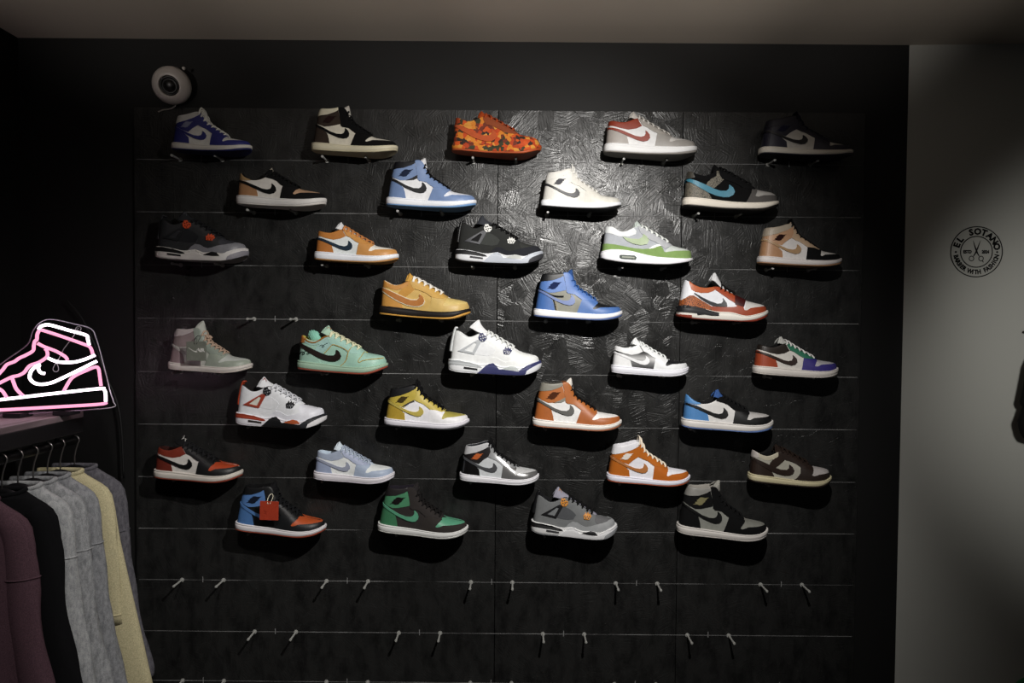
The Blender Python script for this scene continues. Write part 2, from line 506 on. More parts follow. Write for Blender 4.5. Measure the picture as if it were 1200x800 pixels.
class ShoeKind:
    tsag = 7.5
    def __init__(self, **k):
        self.__dict__.update(k)
        L = self.L
        self.up = Upper(self.plan, self.ctrl, self.ztop, L, **self.shape)
        zo = [(x, z + np.interp(x, [p[0] for p in self.outs], [p[1] for p in self.outs])) for x, z in catmull2(self.zbot)]
        self.outtop = zo
        self.wall = Wall(self.up, zo, catmull2(self.ztop), L,
                         [(0, .3), (.12, .8), (.5, 1.0), (.74, .9), (.765, .55), (.81, .55), (.835, .95), (.95, .7), (1, .2)])
        self.base_wall = Wall(self.up, catmull2(self.zbot), zo, L, [(0, -.6), (.3, .45), (.8, .6), (1, .35)])
        self.cache = {}
    # meshes ------------------------------------------------------
    def get(self, key, fn):
        if key not in self.cache: self.cache[key] = fn()
        return self.cache[key]
    def upper_mesh(self):
        s = np.concatenate([np.linspace(0, .12, 12)[:-1], np.linspace(.12, .88, 50)[:-1], np.linspace(.88, 1, 12)])
        us = np.linspace(0, 1, 18)
        rings = [self.up.S(s, np.full_like(s, u)) for u in us]
        V, F, M = strip_mesh(rings, self.L)
        return finish(mesh_from(V, F, 'upper'), True, doubles=1e-5, normals=True)
    def lining_mesh(self):
        s = np.linspace(0, self.up.s_open, 48)
        T = self.up.S(s, np.ones_like(s))
        def ins(d, z):
            q = T.copy()
            cx = 40.0
            q[:, 1] = np.maximum(q[:, 1] - d, 0)
            q[:, 0] = np.where(s < .2, q[:, 0] + d * (1 - s / .2), q[:, 0])
            q[:, 2] = q[:, 2] + z
            return q
        low = ins(2.2, 0)
        low[:, 2] = np.interp(low[:, 0], [p[0] for p in self.ztop], [p[1] for p in self.ztop]) + 3
        half = low.copy(); half[:, 2] = .5 * (low[:, 2] + T[:, 2] - .6)
        out = ins(-.15, -.5)
        rings = [out, ins(-.1, .25), ins(.7, .75), ins(1.6, .4), ins(2.1, -.6), half, low]
        V, F, M = strip_mesh(rings, self.L)
        F += cap_faces((len(rings) - 1) * 2 * M, M)
        return finish(mesh_from(V, F, 'lining'), True, doubles=1e-5)
    def sole_mesh(self, which):
        s = np.concatenate([np.linspace(0, .12, 14)[:-1], np.linspace(.12, .88, 44)[:-1], np.linspace(.88, 1, 14)])
        w = self.wall if which == 'midsole' else self.base_wall
        rings = [w.S(s, np.full_like(s, v)) for v in w.pv]
        def inset(r, d, dz):
            q = r.copy(); sc = max(0.0, 1 - d / 18.0)
            q[:, 1] *= sc; q[:, 0] = self.L / 2 + (q[:, 0] - self.L / 2) * (1 - d / 52.0); q[:, 2] += dz
            return q
        rings = [inset(rings[0], 1.2, 0)] + rings + [inset(rings[-1], 2.5, -.2)]
        V, F, M = strip_mesh(rings, self.L)
        F += cap_faces(0, M, True) + cap_faces((len(rings) - 1) * 2 * M, M)
        return finish(mesh_from(V, F, which), which != 'x', doubles=1e-5, normals=True)
    def panel(self, key, loops, off, surf='up', **kw):
        sf = self.up if surf == 'up' else self.wall
        return self.get(key, lambda: sf.panel(loops, off, name=key, **kw))
    def tongue_mesh(self, dz=0.0, dx=0.0):
        pts = [np.array(p, float) for p in self.tongue]
        n = len(pts)
        if dz or dx:
            for i in range(n):
                t = max(0, (i - (n - 5)) / 4.0)
                pts[i] = pts[i] + np.array([dx * t, dz * t])
        P = catmull([tuple(p) for p in pts], 4)
        V, F = [], []
        W = 13
        N = len(P)
        for layer in (0, 1):
            for i, p in enumerate(P):
                t = P[min(i + 1, N - 1)] - P[max(i - 1, 0)]; t /= np.linalg.norm(t) + 1e-9
                nn = np.array([-t[1], t[0]])
                if nn[0] < 0: nn = -nn
                f = i / (N - 1)
                hw = 6.3 + 3.1 * f
                rnd = 1.0 if f < .72 else math.sqrt(max(0.0, 1 - ((f - .72) / .28) ** 2.4 * .80))
                hw *= rnd
                th = (1.6 + 2.2 * f) * (1 if f < .97 else .5)
                for k in range(W):
                    a = -1 + 2 * k / (W - 1)
                    sag = .7 - (1.3 + self.tsag * max(0.0, (f - .3) / .7) ** 1.2) * abs(a) ** 2.0
                    e = th * (1 - a ** 6 * .8) * (0.5 if layer == 0 else -0.5)
                    q = p + nn * (sag + e) - t * (5.5 * a * a * f ** 4)
                    V.append(((q[0] - self.L / 2) * U, -a * hw * U, q[1] * U))
        o = N * W
        for i in range(N - 1):
            for k in range(W - 1):
                F.append((i * W + k, i * W + k + 1, (i + 1) * W + k + 1, (i + 1) * W + k))
                F.append((o + i * W + k + 1, o + i * W + k, o + (i + 1) * W + k, o + (i + 1) * W + k + 1))
            F.append((i * W, (i + 1) * W, o + (i + 1) * W, o + i * W))
            F.append((i * W + W - 1, o + i * W + W - 1, o + (i + 1) * W + W - 1, (i + 1) * W + W - 1))
        for k in range(W - 1):
            F.append((k, o + k, o + k + 1, k + 1))
            b = (N - 1) * W
            F.append((b + k + 1, o + b + k + 1, o + b + k, b + k))
        return finish(mesh_from(V, F, 'tongue'), True, normals=True)
    def tongue_height(self, x):
        P = np.array(catmull([tuple(p) for p in self.tongue], 4))
        o = np.argsort(P[:, 0])
        return float(np.interp(x, P[o, 0], P[o, 1]))
    def lace_mesh(self, xs, bow=None, r=1.15, cross=True):
        mb = MB()
        w = lambda p: ((p[0] - self.L / 2) * U, -p[1] * U, p[2] * U)
        pts = []
        for x in xs:
            s = np.array([self.up.s_at(x)])
            e0 = self.up.S(s, np.array([.80]))[0]; n0 = self.up.normal(s, np.array([.80]))[0]
            e1 = self.up.S(s, np.array([1.0]))[0]
            pts.append((e0, n0, e1))
        for i, (e0, n0, e1) in enumerate(pts):
            h = max(e1[2], self.tongue_height(e1[0]) + 1.0)
            a = e0 + n0 * .4
            b = e0 * .45 + e1 * .55 + n0 * 1.7
            c = np.array([e1[0] + .3, e1[1] * .75, h + 1.5])
            d = np.array([e1[0] + .6, 0, h + 2.1])
            half = [a, b, c]
            path = half + [d] + [np.array([p[0], -p[1], p[2]]) for p in reversed(half)]
            mb.tube([w(p) for p in catmull(path, 3)], r * U, 6, flat=(.62, 1.25))
            if cross and i + 1 < len(pts):
                f0, m0, f1 = pts[i + 1]
                p0 = e0 * .4 + e1 * .6 + n0 * 1.4; q0 = f0 * .4 + f1 * .6 + m0 * 1.4
                hm = max(.5 * (e1[2] + f1[2]), self.tongue_height(.5 * (e1[0] + f1[0])) + 1.0) + 2.9
                for sg in (1, -1):
                    A = np.array([p0[0], sg * p0[1], p0[2]]); B = np.array([q0[0], -sg * q0[1], q0[2]])
                    Mx = np.array([.5 * (A[0] + B[0]) + .6, 0, hm])
                    A2 = np.array([A[0] * .7 + Mx[0] * .3, A[1] * .62, A[2] * .35 + Mx[2] * .65])
                    B2 = np.array([B[0] * .7 + Mx[0] * .3, B[1] * .62, B[2] * .35 + Mx[2] * .65])
                    mb.tube([w(p) for p in catmull([A, A2, Mx, B2, B], 3)], r * .9 * U, 6, flat=(.6, 1.2))
        if bow:
            bx, bz, sz = bow
            for sg in (1, -1):
                lp = [(bx, 0, bz), (bx - 1, sg * 5 * sz, bz + 3 * sz), (bx + 2, sg * 10 * sz, bz + 1 * sz), (bx + 4, sg * 11 * sz, bz - 3 * sz), (bx + 3, sg * 6 * sz, bz - 2 * sz), (bx + .5, sg * 1, bz)]
                mb.tube([w(p) for p in catmull(lp, 4)], r * .85 * U, 6)
                tl = [(bx, 0, bz), (bx + 2, sg * 5 * sz, bz - 1), (bx + 3, sg * 8 * sz, bz - 6 * sz), (bx + 4, sg * 9 * sz, bz - 11 * sz)]
                mb.tube([w(p) for p in catmull(tl, 4)], r * .8 * U, 6)
            mb.tube([w(p) for p in [(bx - 1, -1.5, bz), (bx + .5, 0, bz + 1), (bx + 1, 1.5, bz)]], 1.8 * U, 6)
        return mb.mesh()

def stroke(pts, w=.7, per=5, closed=False):
    # a drawn line as a thin closed outline in the side view
    P = np.array(catmull(pts, per, closed)); n = len(P)
    g = np.gradient(P, axis=0); g /= np.linalg.norm(g, axis=1, keepdims=True) + 1e-9
    nn = np.stack([-g[:, 1], g[:, 0]], 1) * w / 2
    return [tuple(q) for q in (P + nn)] + [tuple(q) for q in (P - nn)[::-1]]

def catmull2(pts):
    return [tuple(p) for p in catmull(pts, 6)]

PLAN = [(0, 0), (0.4, 4), (2, 7.5), (6, 10.3), (14, 12), (30, 12.3), (45, 13), (60, 15.5), (72, 17.3), (82, 17.4), (90, 15.9), (95.5, 12.9), (99.3, 9.2), (101.8, 5), (102.8, 2), (103, 0)]
def plan_for(L): return [(x * L / 103.0, y) for x, y in PLAN]
def shift(lp, dx, dz=0, k=1.0): return [(x * k + dx, z * k + dz) for x, z in lp]

SWOOSH_HI = [(1.5, 33.5), (3, 31.8), (12, 26.8), (24, 20.4), (34, 16.8), (40, 15.8), (44, 16.6), (46.3, 19), (46.8, 22), (45.3, 25.4), (42.6, 27.9), (41.2, 28.5), (41.5, 25.5), (40.3, 22.6), (37.5, 21.2), (32, 21.2), (24, 23.6), (12, 29.6), (4, 33.4)]
SWOOSH_MID = [(2, 31.6), (3, 29.9), (12, 25.6), (24, 19.8), (34, 15.8), (41, 14.2), (45.5, 15), (48, 17.6), (48.4, 20.6), (46.7, 23.6), (44.2, 25.7), (42.9, 26.2), (43.1, 23.4), (41.7, 20.6), (38, 19.4), (32, 20), (24, 22.8), (12, 28.4), (4, 31.6)]
SWOOSH_LOW = [(2.4, 28.4), (3, 27.2), (14, 23), (25, 18.6), (34.7, 15), (41.5, 13.7), (46, 14.9), (48.5, 18), (47.8, 21.6), (45, 24.8), (43, 26), (43.3, 22.7), (42, 20), (38.3, 18.7), (32, 19.6), (23.5, 22.7), (12.5, 26.7), (3.5, 28.8)]
SWOOSH_DUNK = [(2.0, 31.6), (3.2, 29.4), (12, 23.4), (23, 17.6), (32, 14.4), (40, 13.0), (46, 13.4), (50.4, 15.8), (52, 19.5), (49.8, 24), (46.6, 26.4), (45.6, 26.8), (45.6, 22.6), (43, 20), (36.4, 19.8), (30, 21.6), (22, 24.8), (12, 29), (4, 32)]
# winged badge on the ankle: a body with two feathered wings
WINGS = [(-7.5, -3.6), (-4.2, -3.2), (-1.5, -3.9), (1.2, -3.2), (2.6, -1.4), (4.2, -0.2), (3.6, 0.5), (5.6, 1.6), (4.8, 2.1), (7.6, 3.9), (3.6, 3.2), (1.4, 3.6), (-1.0, 3.4), (-2.6, 1.8), (-4.4, 0.4), (-3.6, -0.4), (-5.8, -1.4), (-4.8, -2.2)]
JUMPER = [(-.4, .6), (-3.2, 3.6), (-2.8, 4.1), (-.3, 2), (.2, 2.7), (.9, 2.6), (.8, 1.7), (3.4, 1.2), (3.4, .6), (.8, .4), (.6, -.6), (2.6, -3), (2.1, -3.5), (0, -1.3), (-2.2, -2.2), (-2.4, -1.7), (-.4, -.4)]

SOLE_HI = dict(ztop=[(0, 10.4), (20, 9.4), (45, 8), (70, 7.4), (85, 8.4), (95, 10.4), (103, 13.2)],
               zbot=[(0, 1.6), (10, .7), (30, .2), (50, 0), (74, 0), (86, 1.4), (95, 3.4), (103, 6.6)],
               outs=[(0, 1.4), (60, 1.3), (80, 2.0), (95, 2.6), (103, 2.4)])
HI = dict(L=103.0, plan=plan_for(103), shape=dict(n_heel=2.3, n_toe=2.5, blend=.6),
    ctrl=[(0, 8.5, 0, 51), (1, 9, 4, 51), (4, 11, 7.3, 51), (12, 17, 8.8, 50.4), (20, 25, 8.8, 51), (25, 31, 8.4, 52.6), (29, 35, 8, 54.2), (33, 39.3, 7.3, 54), (36.5, 42, 6.8, 50), (40, 43.6, 6.5, 43), (45, 47, 6.2, 36.5), (57, 59, 5.7, 30), (68, 71, 4.8, 22.8), (74, 75, 2.5, 20.8), (78, 77.5, 0, 20.2), (88, 85, 0, 19), (95, 92, 0, 18.4), (101.5, 97, 0, 17.6)],
    tongue=[(75, 20), (66, 24.5), (58, 28.8), (48, 35), (44.6, 41), (42.8, 47), (41.5, 52), (40.5, 56), (39.6, 58)],
    laces=[38.3, 43, 48, 53, 58, 63, 68], **SOLE_HI)
HI_P = dict(
    heel=[(-3, 34), (3, 32.5), (10, 28), (20, 21.5), (22, 16), (24, 7), (-3, 7)],
    ankle=[(-3, 43), (5, 43), (19, 45), (28, 48.5), (31.5, 50), (33, 45), (35, 39), (35.5, 33.5), (30, 32), (22, 30), (16, 29.5), (9, 32), (3, 36), (-3, 38)],
    band=[(-3, 54), (17, 54), (31, 56), (32, 50.3), (28, 47.6), (19, 44.0), (5, 42), (-3, 42)],
    eyestay=[(30.5, 57), (35, 58), (41, 57), (45, 50), (46, 42), (48, 38.5), (60, 32), (72, 24.5), (74, 21.4), (70, 20.6), (64, 22.6), (58, 22.8), (54.5, 23), (50, 26), (46, 28.8), (42, 29.5), (38, 29.8), (36, 31.5), (35.5, 36), (33.5, 45), (31.8, 51)],
    foxing=[(54.5, 23.2), (60, 25), (66, 24), (72.5, 22), (73.3, 20), (70.5, 17.5), (67.6, 14.3), (67.4, 12.9), (69.5, 12.6), (76, 14.8), (86, 15.4), (94, 16.2), (98, 16.6), (107, 13), (107, 7), (80, 5.5), (48.5, 5.5)],
    toe=[(72.5, 24.5), (84, 21), (94, 19.5), (99, 18), (99, 16.3), (94, 15.8), (86, 15), (76, 14.3), (69.5, 12.2), (67, 12.6), (67.2, 14.6), (70.2, 17.8), (73, 20.2)],
    patch=[(22.5, 29.8), (29, 32.8), (36.5, 37.4), (37, 33.6), (31, 30.6)],
    swoosh=SWOOSH_HI, wings=(21.5, 38.2, 1.15))
MID = dict(HI); MID.update(
    ctrl=[(0, 6.6, 0, 45), (1, 7.2, 4, 45), (4, 9.5, 7.3, 45), (12, 16, 8.8, 45.6), (20, 25, 8.8, 48), (26, 32.5, 8.3, 51.2), (30, 36.6, 7.7, 52), (34.5, 39.8, 7, 48.5), (38.5, 42.2, 6.6, 42), (44, 46.5, 6.2, 36.8), (57, 59, 5.7, 30), (68, 71, 4.8, 22.8), (74, 75, 2.5, 20.8), (78, 77.5, 0, 20.2), (88, 85, 0, 19), (95, 92, 0, 18.4), (101.5, 97, 0, 17.6)],
    tongue=[(75, 20), (66, 24.5), (58, 28.8), (48, 35), (44, 41), (41.5, 46), (39.5, 50), (38.2, 53), (37.2, 54.5)],
    laces=[31, 35, 40, 46, 52, 58, 63, 68])
MID_P = dict(
    heel=[(-3, 33), (3, 31.5), (10, 27.5), (18, 23), (25, 17), (26.5, 7), (-3, 7)],
    band=[(-3, 48), (7, 48), (20, 50.5), (33, 55), (38.5, 53.5), (37, 47.8), (30, 43.4), (20, 39), (6, 35), (-3, 35)],
    ankle=[(-3, 37), (6, 36), (20, 40), (30, 44), (37.5, 48.5), (40, 46), (41, 40), (38, 35), (34.6, 33), (29, 29), (24, 24), (18, 26), (10, 29.5), (3, 33), (-3, 34.5)],
    eyestay=[(36.6, 50), (41, 49), (44, 42), (48, 38), (60, 32), (72, 24.5), (74, 21.4), (70, 20.6), (64, 22.6), (56, 23.4), (51, 26.8), (47, 29.5), (41, 31.5), (36, 34), (38.5, 40)],
    foxing=[(56, 23.4), (61, 25), (66, 24), (72.5, 22), (73.5, 20), (72, 17), (71, 13.6), (72.5, 12.6), (77, 14.6), (86, 15.6), (94, 16.6), (98, 17), (107, 13), (107, 7), (80, 5.5), (54, 5.5)],
    toe=[(72.5, 24.5), (84, 21), (94, 19.5), (99, 18), (99, 16.7), (94, 16.2), (86, 15.2), (77, 14.1), (72.5, 12.2), (70.6, 13.4), (71.6, 17), (73.2, 20.2)],
    patch=[(21, 24.2), (24, 27), (29, 30.4), (35.4, 33.6), (36.6, 31.8), (31, 29.8), (26, 26)],
    swoosh=SWOOSH_MID, wings=(21.5, 33.8, 1.08))
LOW = dict(L=103.0, plan=plan_for(103), shape=dict(n_heel=2.5, n_toe=2.5, blend=.45),
    ctrl=[(0, 3.4, 0, 36.6), (1, 4.1, 4.5, 36.5), (4, 7, 7.8, 36), (12, 14.5, 9.2, 34), (20, 22, 9.2, 34.2), (25, 28.5, 8.6, 37.6), (31, 34.5, 7.6, 40.8), (36, 38.5, 7, 39.4), (44, 45.5, 6.4, 35.8), (57, 58, 5.8, 29.4), (68, 70, 4.8, 23.8), (74, 75, 2.5, 22), (78, 77.5, 0, 21.6), (88, 85, 0, 20.6), (95, 92, 0, 20), (101.5, 97, 0, 19)],
    tongue=[(75, 21.2), (66, 25.2), (57, 29.5), (46, 35.6), (39, 39.6), (34.5, 42.2), (31.4, 44.8), (29.4, 47.2), (28.4, 48.6)],
    laces=[33, 39, 45, 51, 57, 63, 68.5],
    ztop=[(0, 11.2), (20, 10.8), (45, 9.4), (70, 8.6), (85, 9.4), (95, 11.4), (103, 14)],
    zbot=SOLE_HI['zbot'], outs=SOLE_HI['outs'])
LOW_P = dict(
    heel=[(-3, 31), (3, 29.8), (10, 26), (18, 22), (22.5, 19.5), (24, 15), (26, 8), (-3, 8)],
    ankle=[(-3, 39), (5, 38.5), (14, 36), (22, 36), (28.5, 39.5), (33, 42), (36, 36), (39.2, 31.6), (33, 28.2), (24, 26.4), (14.3, 28), (5, 30.8), (-3, 32.5)],
    eyestay=[(32.6, 43.5), (36, 43.5), (46, 38.5), (59, 32), (71, 26), (73.5, 22.4), (68, 22.5), (58, 23), (52, 25.3), (45, 30), (40, 31.8), (37, 36)],
    foxing=[(56, 23.4), (62, 25.5), (68, 24.5), (73, 23.4), (73.2, 21), (71, 19), (69.3, 15.8), (69.3, 14.2), (72, 14), (77, 16.2), (86, 17), (94, 17.8), (98, 18.4), (107, 15), (107, 7), (80, 6), (53.5, 6.5)],
    toe=[(73, 26), (84, 22.5), (94, 21), (99, 20), (99, 17.9), (94, 17.3), (86, 16.6), (77, 15.8), (72, 13.7), (69, 14), (69.2, 16), (70.8, 19.2), (73.2, 21.6)],
    swoosh=SWOOSH_LOW)
LOWCUT = dict(LOW); LOWCUT.update(
    ctrl=[(0, 3.0, 0, 38), (1, 3.6, 4.5, 37.2), (4, 6.4, 7.8, 33.8), (9, 11.5, 9.0, 30.4), (16, 19, 9.3, 28.6), (23, 27.5, 9, 29.6), (29, 34, 8.4, 32.6), (33, 38.5, 7.6, 37), (37, 42, 7, 38.4), (44, 47, 6.4, 35.6), (57, 58, 5.8, 29.4), (68, 70, 4.8, 23.8), (74, 75, 2.5, 22), (78, 77.5, 0, 21.6), (88, 85, 0, 20.6), (95, 92, 0, 20), (101.5, 97, 0, 19)],
    tongue=[(75, 21.2), (66, 25.2), (57, 29.5), (49, 34), (44, 36.8), (41, 39), (39, 41.4), (37.6, 43.6), (36.8, 45)],
    laces=[39, 44, 49, 54, 59, 64, 68.5])
LOWCUT_P = dict(LOW_P); LOWCUT_P.update(
    heel=[(-3, 29.6), (7, 28.6), (13, 27), (20, 24), (24, 21.2), (26.4, 15), (28, 8), (-3, 8)],
    heel_tab=[(-3, 41), (5, 40), (9, 34.6), (14, 31.4), (17.5, 28.8), (12, 28.2), (7, 29.2), (-3, 30.2)],
    eyestay=[(35, 33.2), (37, 40), (43, 41), (49, 37.5), (59, 32), (71, 26), (73.5, 22.4), (68, 22.5), (58, 23), (54, 24.6), (48, 29.4), (43, 31.4)])
DUNK = dict(L=103.0, plan=plan_for(103), shape=dict(n_heel=2.5, n_toe=2.5, blend=.45),
    ctrl=[(0, 3.0, 0, 40.5), (1, 3.7, 4.5, 40.3), (4, 6.4, 7.8, 38.6), (12, 14, 9.2, 35.4), (20, 21, 9.2, 35), (26, 28, 8.6, 38.6), (31, 32.5, 7.8, 41.8), (36, 37.5, 7.2, 42.4), (42, 44, 6.7, 40.4), (49, 52, 6.2, 37.0), (58, 62, 5.8, 32), (68, 72.5, 5, 27.4), (74, 76.5, 2.6, 25), (79, 79, 0, 24.2), (88, 87, 0, 23.2), (95, 93, 0, 22.4), (101.5, 98, 0, 20.8)],
    tongue=[(77, 24.6), (68, 29), (59, 33.2), (49, 38.4), (42, 41.8), (37.5, 43.8), (34, 45.6), (31.5, 47.4), (30.2, 48.4)],
    laces=[36, 42, 48, 54, 60, 66],
    ztop=[(0, 12.2), (23, 10.8), (50, 8.6), (70, 8.2), (85, 9.4), (95, 11.6), (103, 14)],
    zbot=[(0, 2.2), (23, .9), (50, 0), (78, 0), (90, 2.4), (103, 8)],
    outs=[(0, 2.0), (40, 1.6), (75, 2.0), (95, 3.0), (103, 2.6)])
DUNK_P = dict(
    heel=[(-3, 30), (5, 28), (12, 24.4), (22, 18.8), (26, 14.4), (29, 8), (-3, 8)],
    heel_tab=[(-3, 43), (4, 41.5), (7, 39.5), (9, 33.5), (6, 32.6), (-3, 33.4)],
    ankle=[(7, 40.5), (14, 37), (21, 36.6), (28, 40.5), (33, 45), (36, 40), (32, 36.2), (26, 32.2), (20, 30.4), (14, 31), (8.6, 33.4)],
    saddle=[(32, 45), (41, 43), (44, 38), (41, 33.5), (37, 29), (31, 23.6), (25, 19), (20, 22), (22, 28), (26, 32.4), (32, 36)],
    eyestay=[(33, 46), (40, 45), (50, 40), (63, 33.5), (75, 28.5), (77, 25.6), (73, 22.6), (66, 22.8), (60, 24), (54, 28), (48, 30.4), (42, 32), (38, 33), (35, 38)],
    foxing=[(59.6, 24), (66, 26.6), (73, 27.4), (77.2, 25.6), (75.4, 20), (73, 15.4), (76.4, 14.6), (82, 16.4), (90, 17.4), (97, 18.2), (107, 15), (107, 7), (80, 6), (49, 6), (55.5, 11), (59.4, 17)],
    toe=[(75.5, 30), (86, 25.5), (94, 23.5), (99.5, 22), (98, 17.8), (90, 17), (82, 16), (76, 14.2), (72.6, 15), (75.2, 20), (77, 25.4)],
    tip=[(62, 5.5), (65.5, 11), (69, 19), (71, 26.6), (74, 27), (77.2, 25.6), (75.4, 20), (73, 15.4), (76.4, 14.6), (82, 16.4), (90, 17.4), (97, 18.2), (107, 15), (107, 7), (80, 6)],
    swoosh=SWOOSH_DUNK)
J4 = dict(tsag=11.0, L=105.5, plan=plan_for(105.5), shape=dict(n_heel=2.4, n_toe=2.5, blend=.5),
    ctrl=[(0, 4.4, 0, 47), (1, 5, 4, 47.3), (4, 8, 7.3, 48), (8, 12, 9, 46), (13, 16.5, 9.5, 42.3), (18, 20.5, 9.3, 40.2), (24, 27, 8.8, 41.6), (29, 32, 8.2, 44.8), (34, 37, 7.6, 47.8), (39, 42, 7, 47.8), (48, 51, 6.4, 43), (62, 66, 5.8, 35.2), (73, 77, 4.8, 29), (79, 81, 2.4, 27.2), (83, 84, 0, 26.6), (91, 91, 0, 25.4), (97, 96.5, 0, 24.4), (103.5, 100.5, 0, 22.6)],
    tongue=[(80, 27), (70, 32.4), (58, 38.6), (48, 44), (41, 48), (36, 50.6), (32.5, 53), (30, 55.6), (28.4, 57.4)],
    laces=[41, 46, 52, 58, 64, 70],
    ztop=[(0, 15), (12, 14.6), (25, 13), (36, 11), (46, 12.4), (52, 13.2), (58, 10.6), (64, 9.8), (74, 11), (83, 9.4), (90, 12), (98, 15.4), (105.5, 18)],
    zbot=[(0, 3.0), (10, .6), (33, 0), (60, 0), (82, .6), (92, 2.6), (100, 6), (105.5, 10)],
    outs=[(0, .9), (105.5, .9)])
J4_P = dict(
    wing_o=[(10.6, 25), (32, 38.8), (37, 37.6), (29.4, 21.8)], wing_i=[(17.6, 26.2), (29.2, 35.6), (31.6, 34.6), (27.2, 24.6)],
    netting=[(33.5, 35), (38, 36.6), (44, 35), (50, 31.4), (53.6, 28), (50.6, 22.4), (44, 21), (37, 21.4), (30.6, 22.4)],
    mudguard=[(40, 10), (45, 16), (50, 19.6), (56, 19), (61, 16.4), (66, 15), (72, 16.4), (78, 18.6), (86, 20.4), (92, 22), (95, 23.4), (99, 23.4), (110, 17), (110, 10), (82, 7), (60, 7), (50, 8)],
    toe=[(78.5, 30), (86, 28), (94, 26), (99, 24.5), (95, 23), (92, 21.6), (86, 20), (80, 19.2), (77, 23)],
    stripe=[(-2, 14.4), (12, 14.0), (25, 12.4), (36, 9.6), (39, 7.4), (34, 7.2), (20, 8.6), (8, 9.2), (-2, 9.0)],
    window=[(18.2, 7.4), (34, 6), (34, 4.2), (18.2, 5.2)],
    arch=[(32.5, -1), (38.8, 5.3), (43, 9.2), (47, 12), (52, 12.6), (56, 9.8), (58.5, 6.6), (70, 6), (82, 5.2), (82, -1)],
    lens=[(61.5, 6.8), (66, 8.8), (72.4, 10.8), (78, 10.0), (81.5, 6.4), (72, 6.0)],
    rim=[(82, -1), (81.5, 6.2), (85, 8.8), (90, 11.6), (96.4, 14.6), (104, 17.7), (108, 18), (108, 5), (95, 0)],
    bumper=[(88.5, 2), (90.2, 6.6), (93, 8.6), (97.3, 11.2), (104, 14.8), (108, 15.6), (108, 4), (96, 1)])
AM = dict(L=106.4, plan=plan_for(106.4), shape=dict(n_heel=2.4, n_toe=2.5, blend=.45),
    ctrl=[(0, 3.8, 0, 40.6), (1, 4.6, 4.5, 41.4), (4, 8.3, 7.5, 42.6), (9, 13, 9, 40), (14, 18, 9.4, 36), (20, 23.5, 9.2, 35.2), (26, 30, 8.8, 38), (32, 36.5, 8, 42.6), (37, 40.8, 7.4, 44.4), (46, 50, 6.6, 40.3), (60, 64, 5.8, 33), (71, 76, 4.8, 26.8), (77, 80, 2.6, 24.6), (81, 83, 0, 23.8), (90, 90, 0, 22), (97, 96.5, 0, 21.2), (104.5, 101.5, 0, 19.6)],
    tongue=[(79, 24.2), (70, 29.6), (60, 34.8), (51, 39.6), (46, 42.4), (42.6, 44.8), (40.6, 46.8), (39, 48.4), (38, 49.4)],
    laces=[41, 47, 53, 59, 65, 71],
    ztop=[(0, 13.2), (9, 15.2), (25, 15.4), (38, 13.6), (50, 11), (63, 9), (82, 8.4), (96, 9), (106.4, 11)],
    zbot=[(0, 5), (5.8, 2.8), (25, .6), (50, 0), (70, 0), (82, 1.2), (96, 4), (106.4, 7.5)],
    outs=[(0, .7), (106.4, .8)])
AM_P = dict(
    mudguard=[(-3, 22), (5, 22), (15.3, 21), (36.4, 17.8), (46, 17.4), (52, 18), (57.5, 18.8), (62, 20.8), (66, 21.4), (68.6, 19), (70, 15.4), (72, 14.6), (82.5, 16.6), (96.8, 18), (101, 18.6), (111, 18), (111, 7), (80, 6.5), (60, 7), (40, 11), (25, 13), (9, 13), (-3, 11)],
    ankle=[(-3, 45), (9, 45.5), (14, 41), (20, 36.6), (26, 37.4), (34.5, 42), (38, 38), (37.4, 34.2), (29.7, 31.2), (18.2, 30.8), (10, 33.4), (-3, 36.4)],
    eyestay=[(37, 48), (44, 47), (54, 40), (66, 33.5), (78, 27.4), (80, 23.6), (76, 21), (71, 18.4), (66, 22.4), (60, 26), (54, 28.4), (49, 32), (44, 35), (41.5, 39)],
    toe=[(78, 29), (90, 24), (97, 22.4), (102, 21), (101, 18.2), (96.8, 17.6), (82.5, 16), (72, 14), (71, 15.6), (75, 20), (79, 23.4)],
    wedge=[(53, 17.8), (57, 21), (62, 23), (66, 23.6), (67, 22), (62, 20.6), (57.5, 18.6)],
    swoosh=[(22.5, 30.2), (27, 26.2), (34.5, 23), (44, 21.6), (50.8, 23.2), (52.9, 27.6), (50, 32), (46, 34.8), (45, 31), (41, 28.6), (33, 28.6)],
    window=[(19.6, 9), (22, 9.6), (37, 9.3), (39.4, 7.4), (38.6, 4.6), (22, 4.9), (19.6, 6.2)],
    window_in=[(22.4, 7.9), (31, 8), (36.8, 7.6), (36.8, 6.2), (30, 6.2), (22.4, 6.4)])
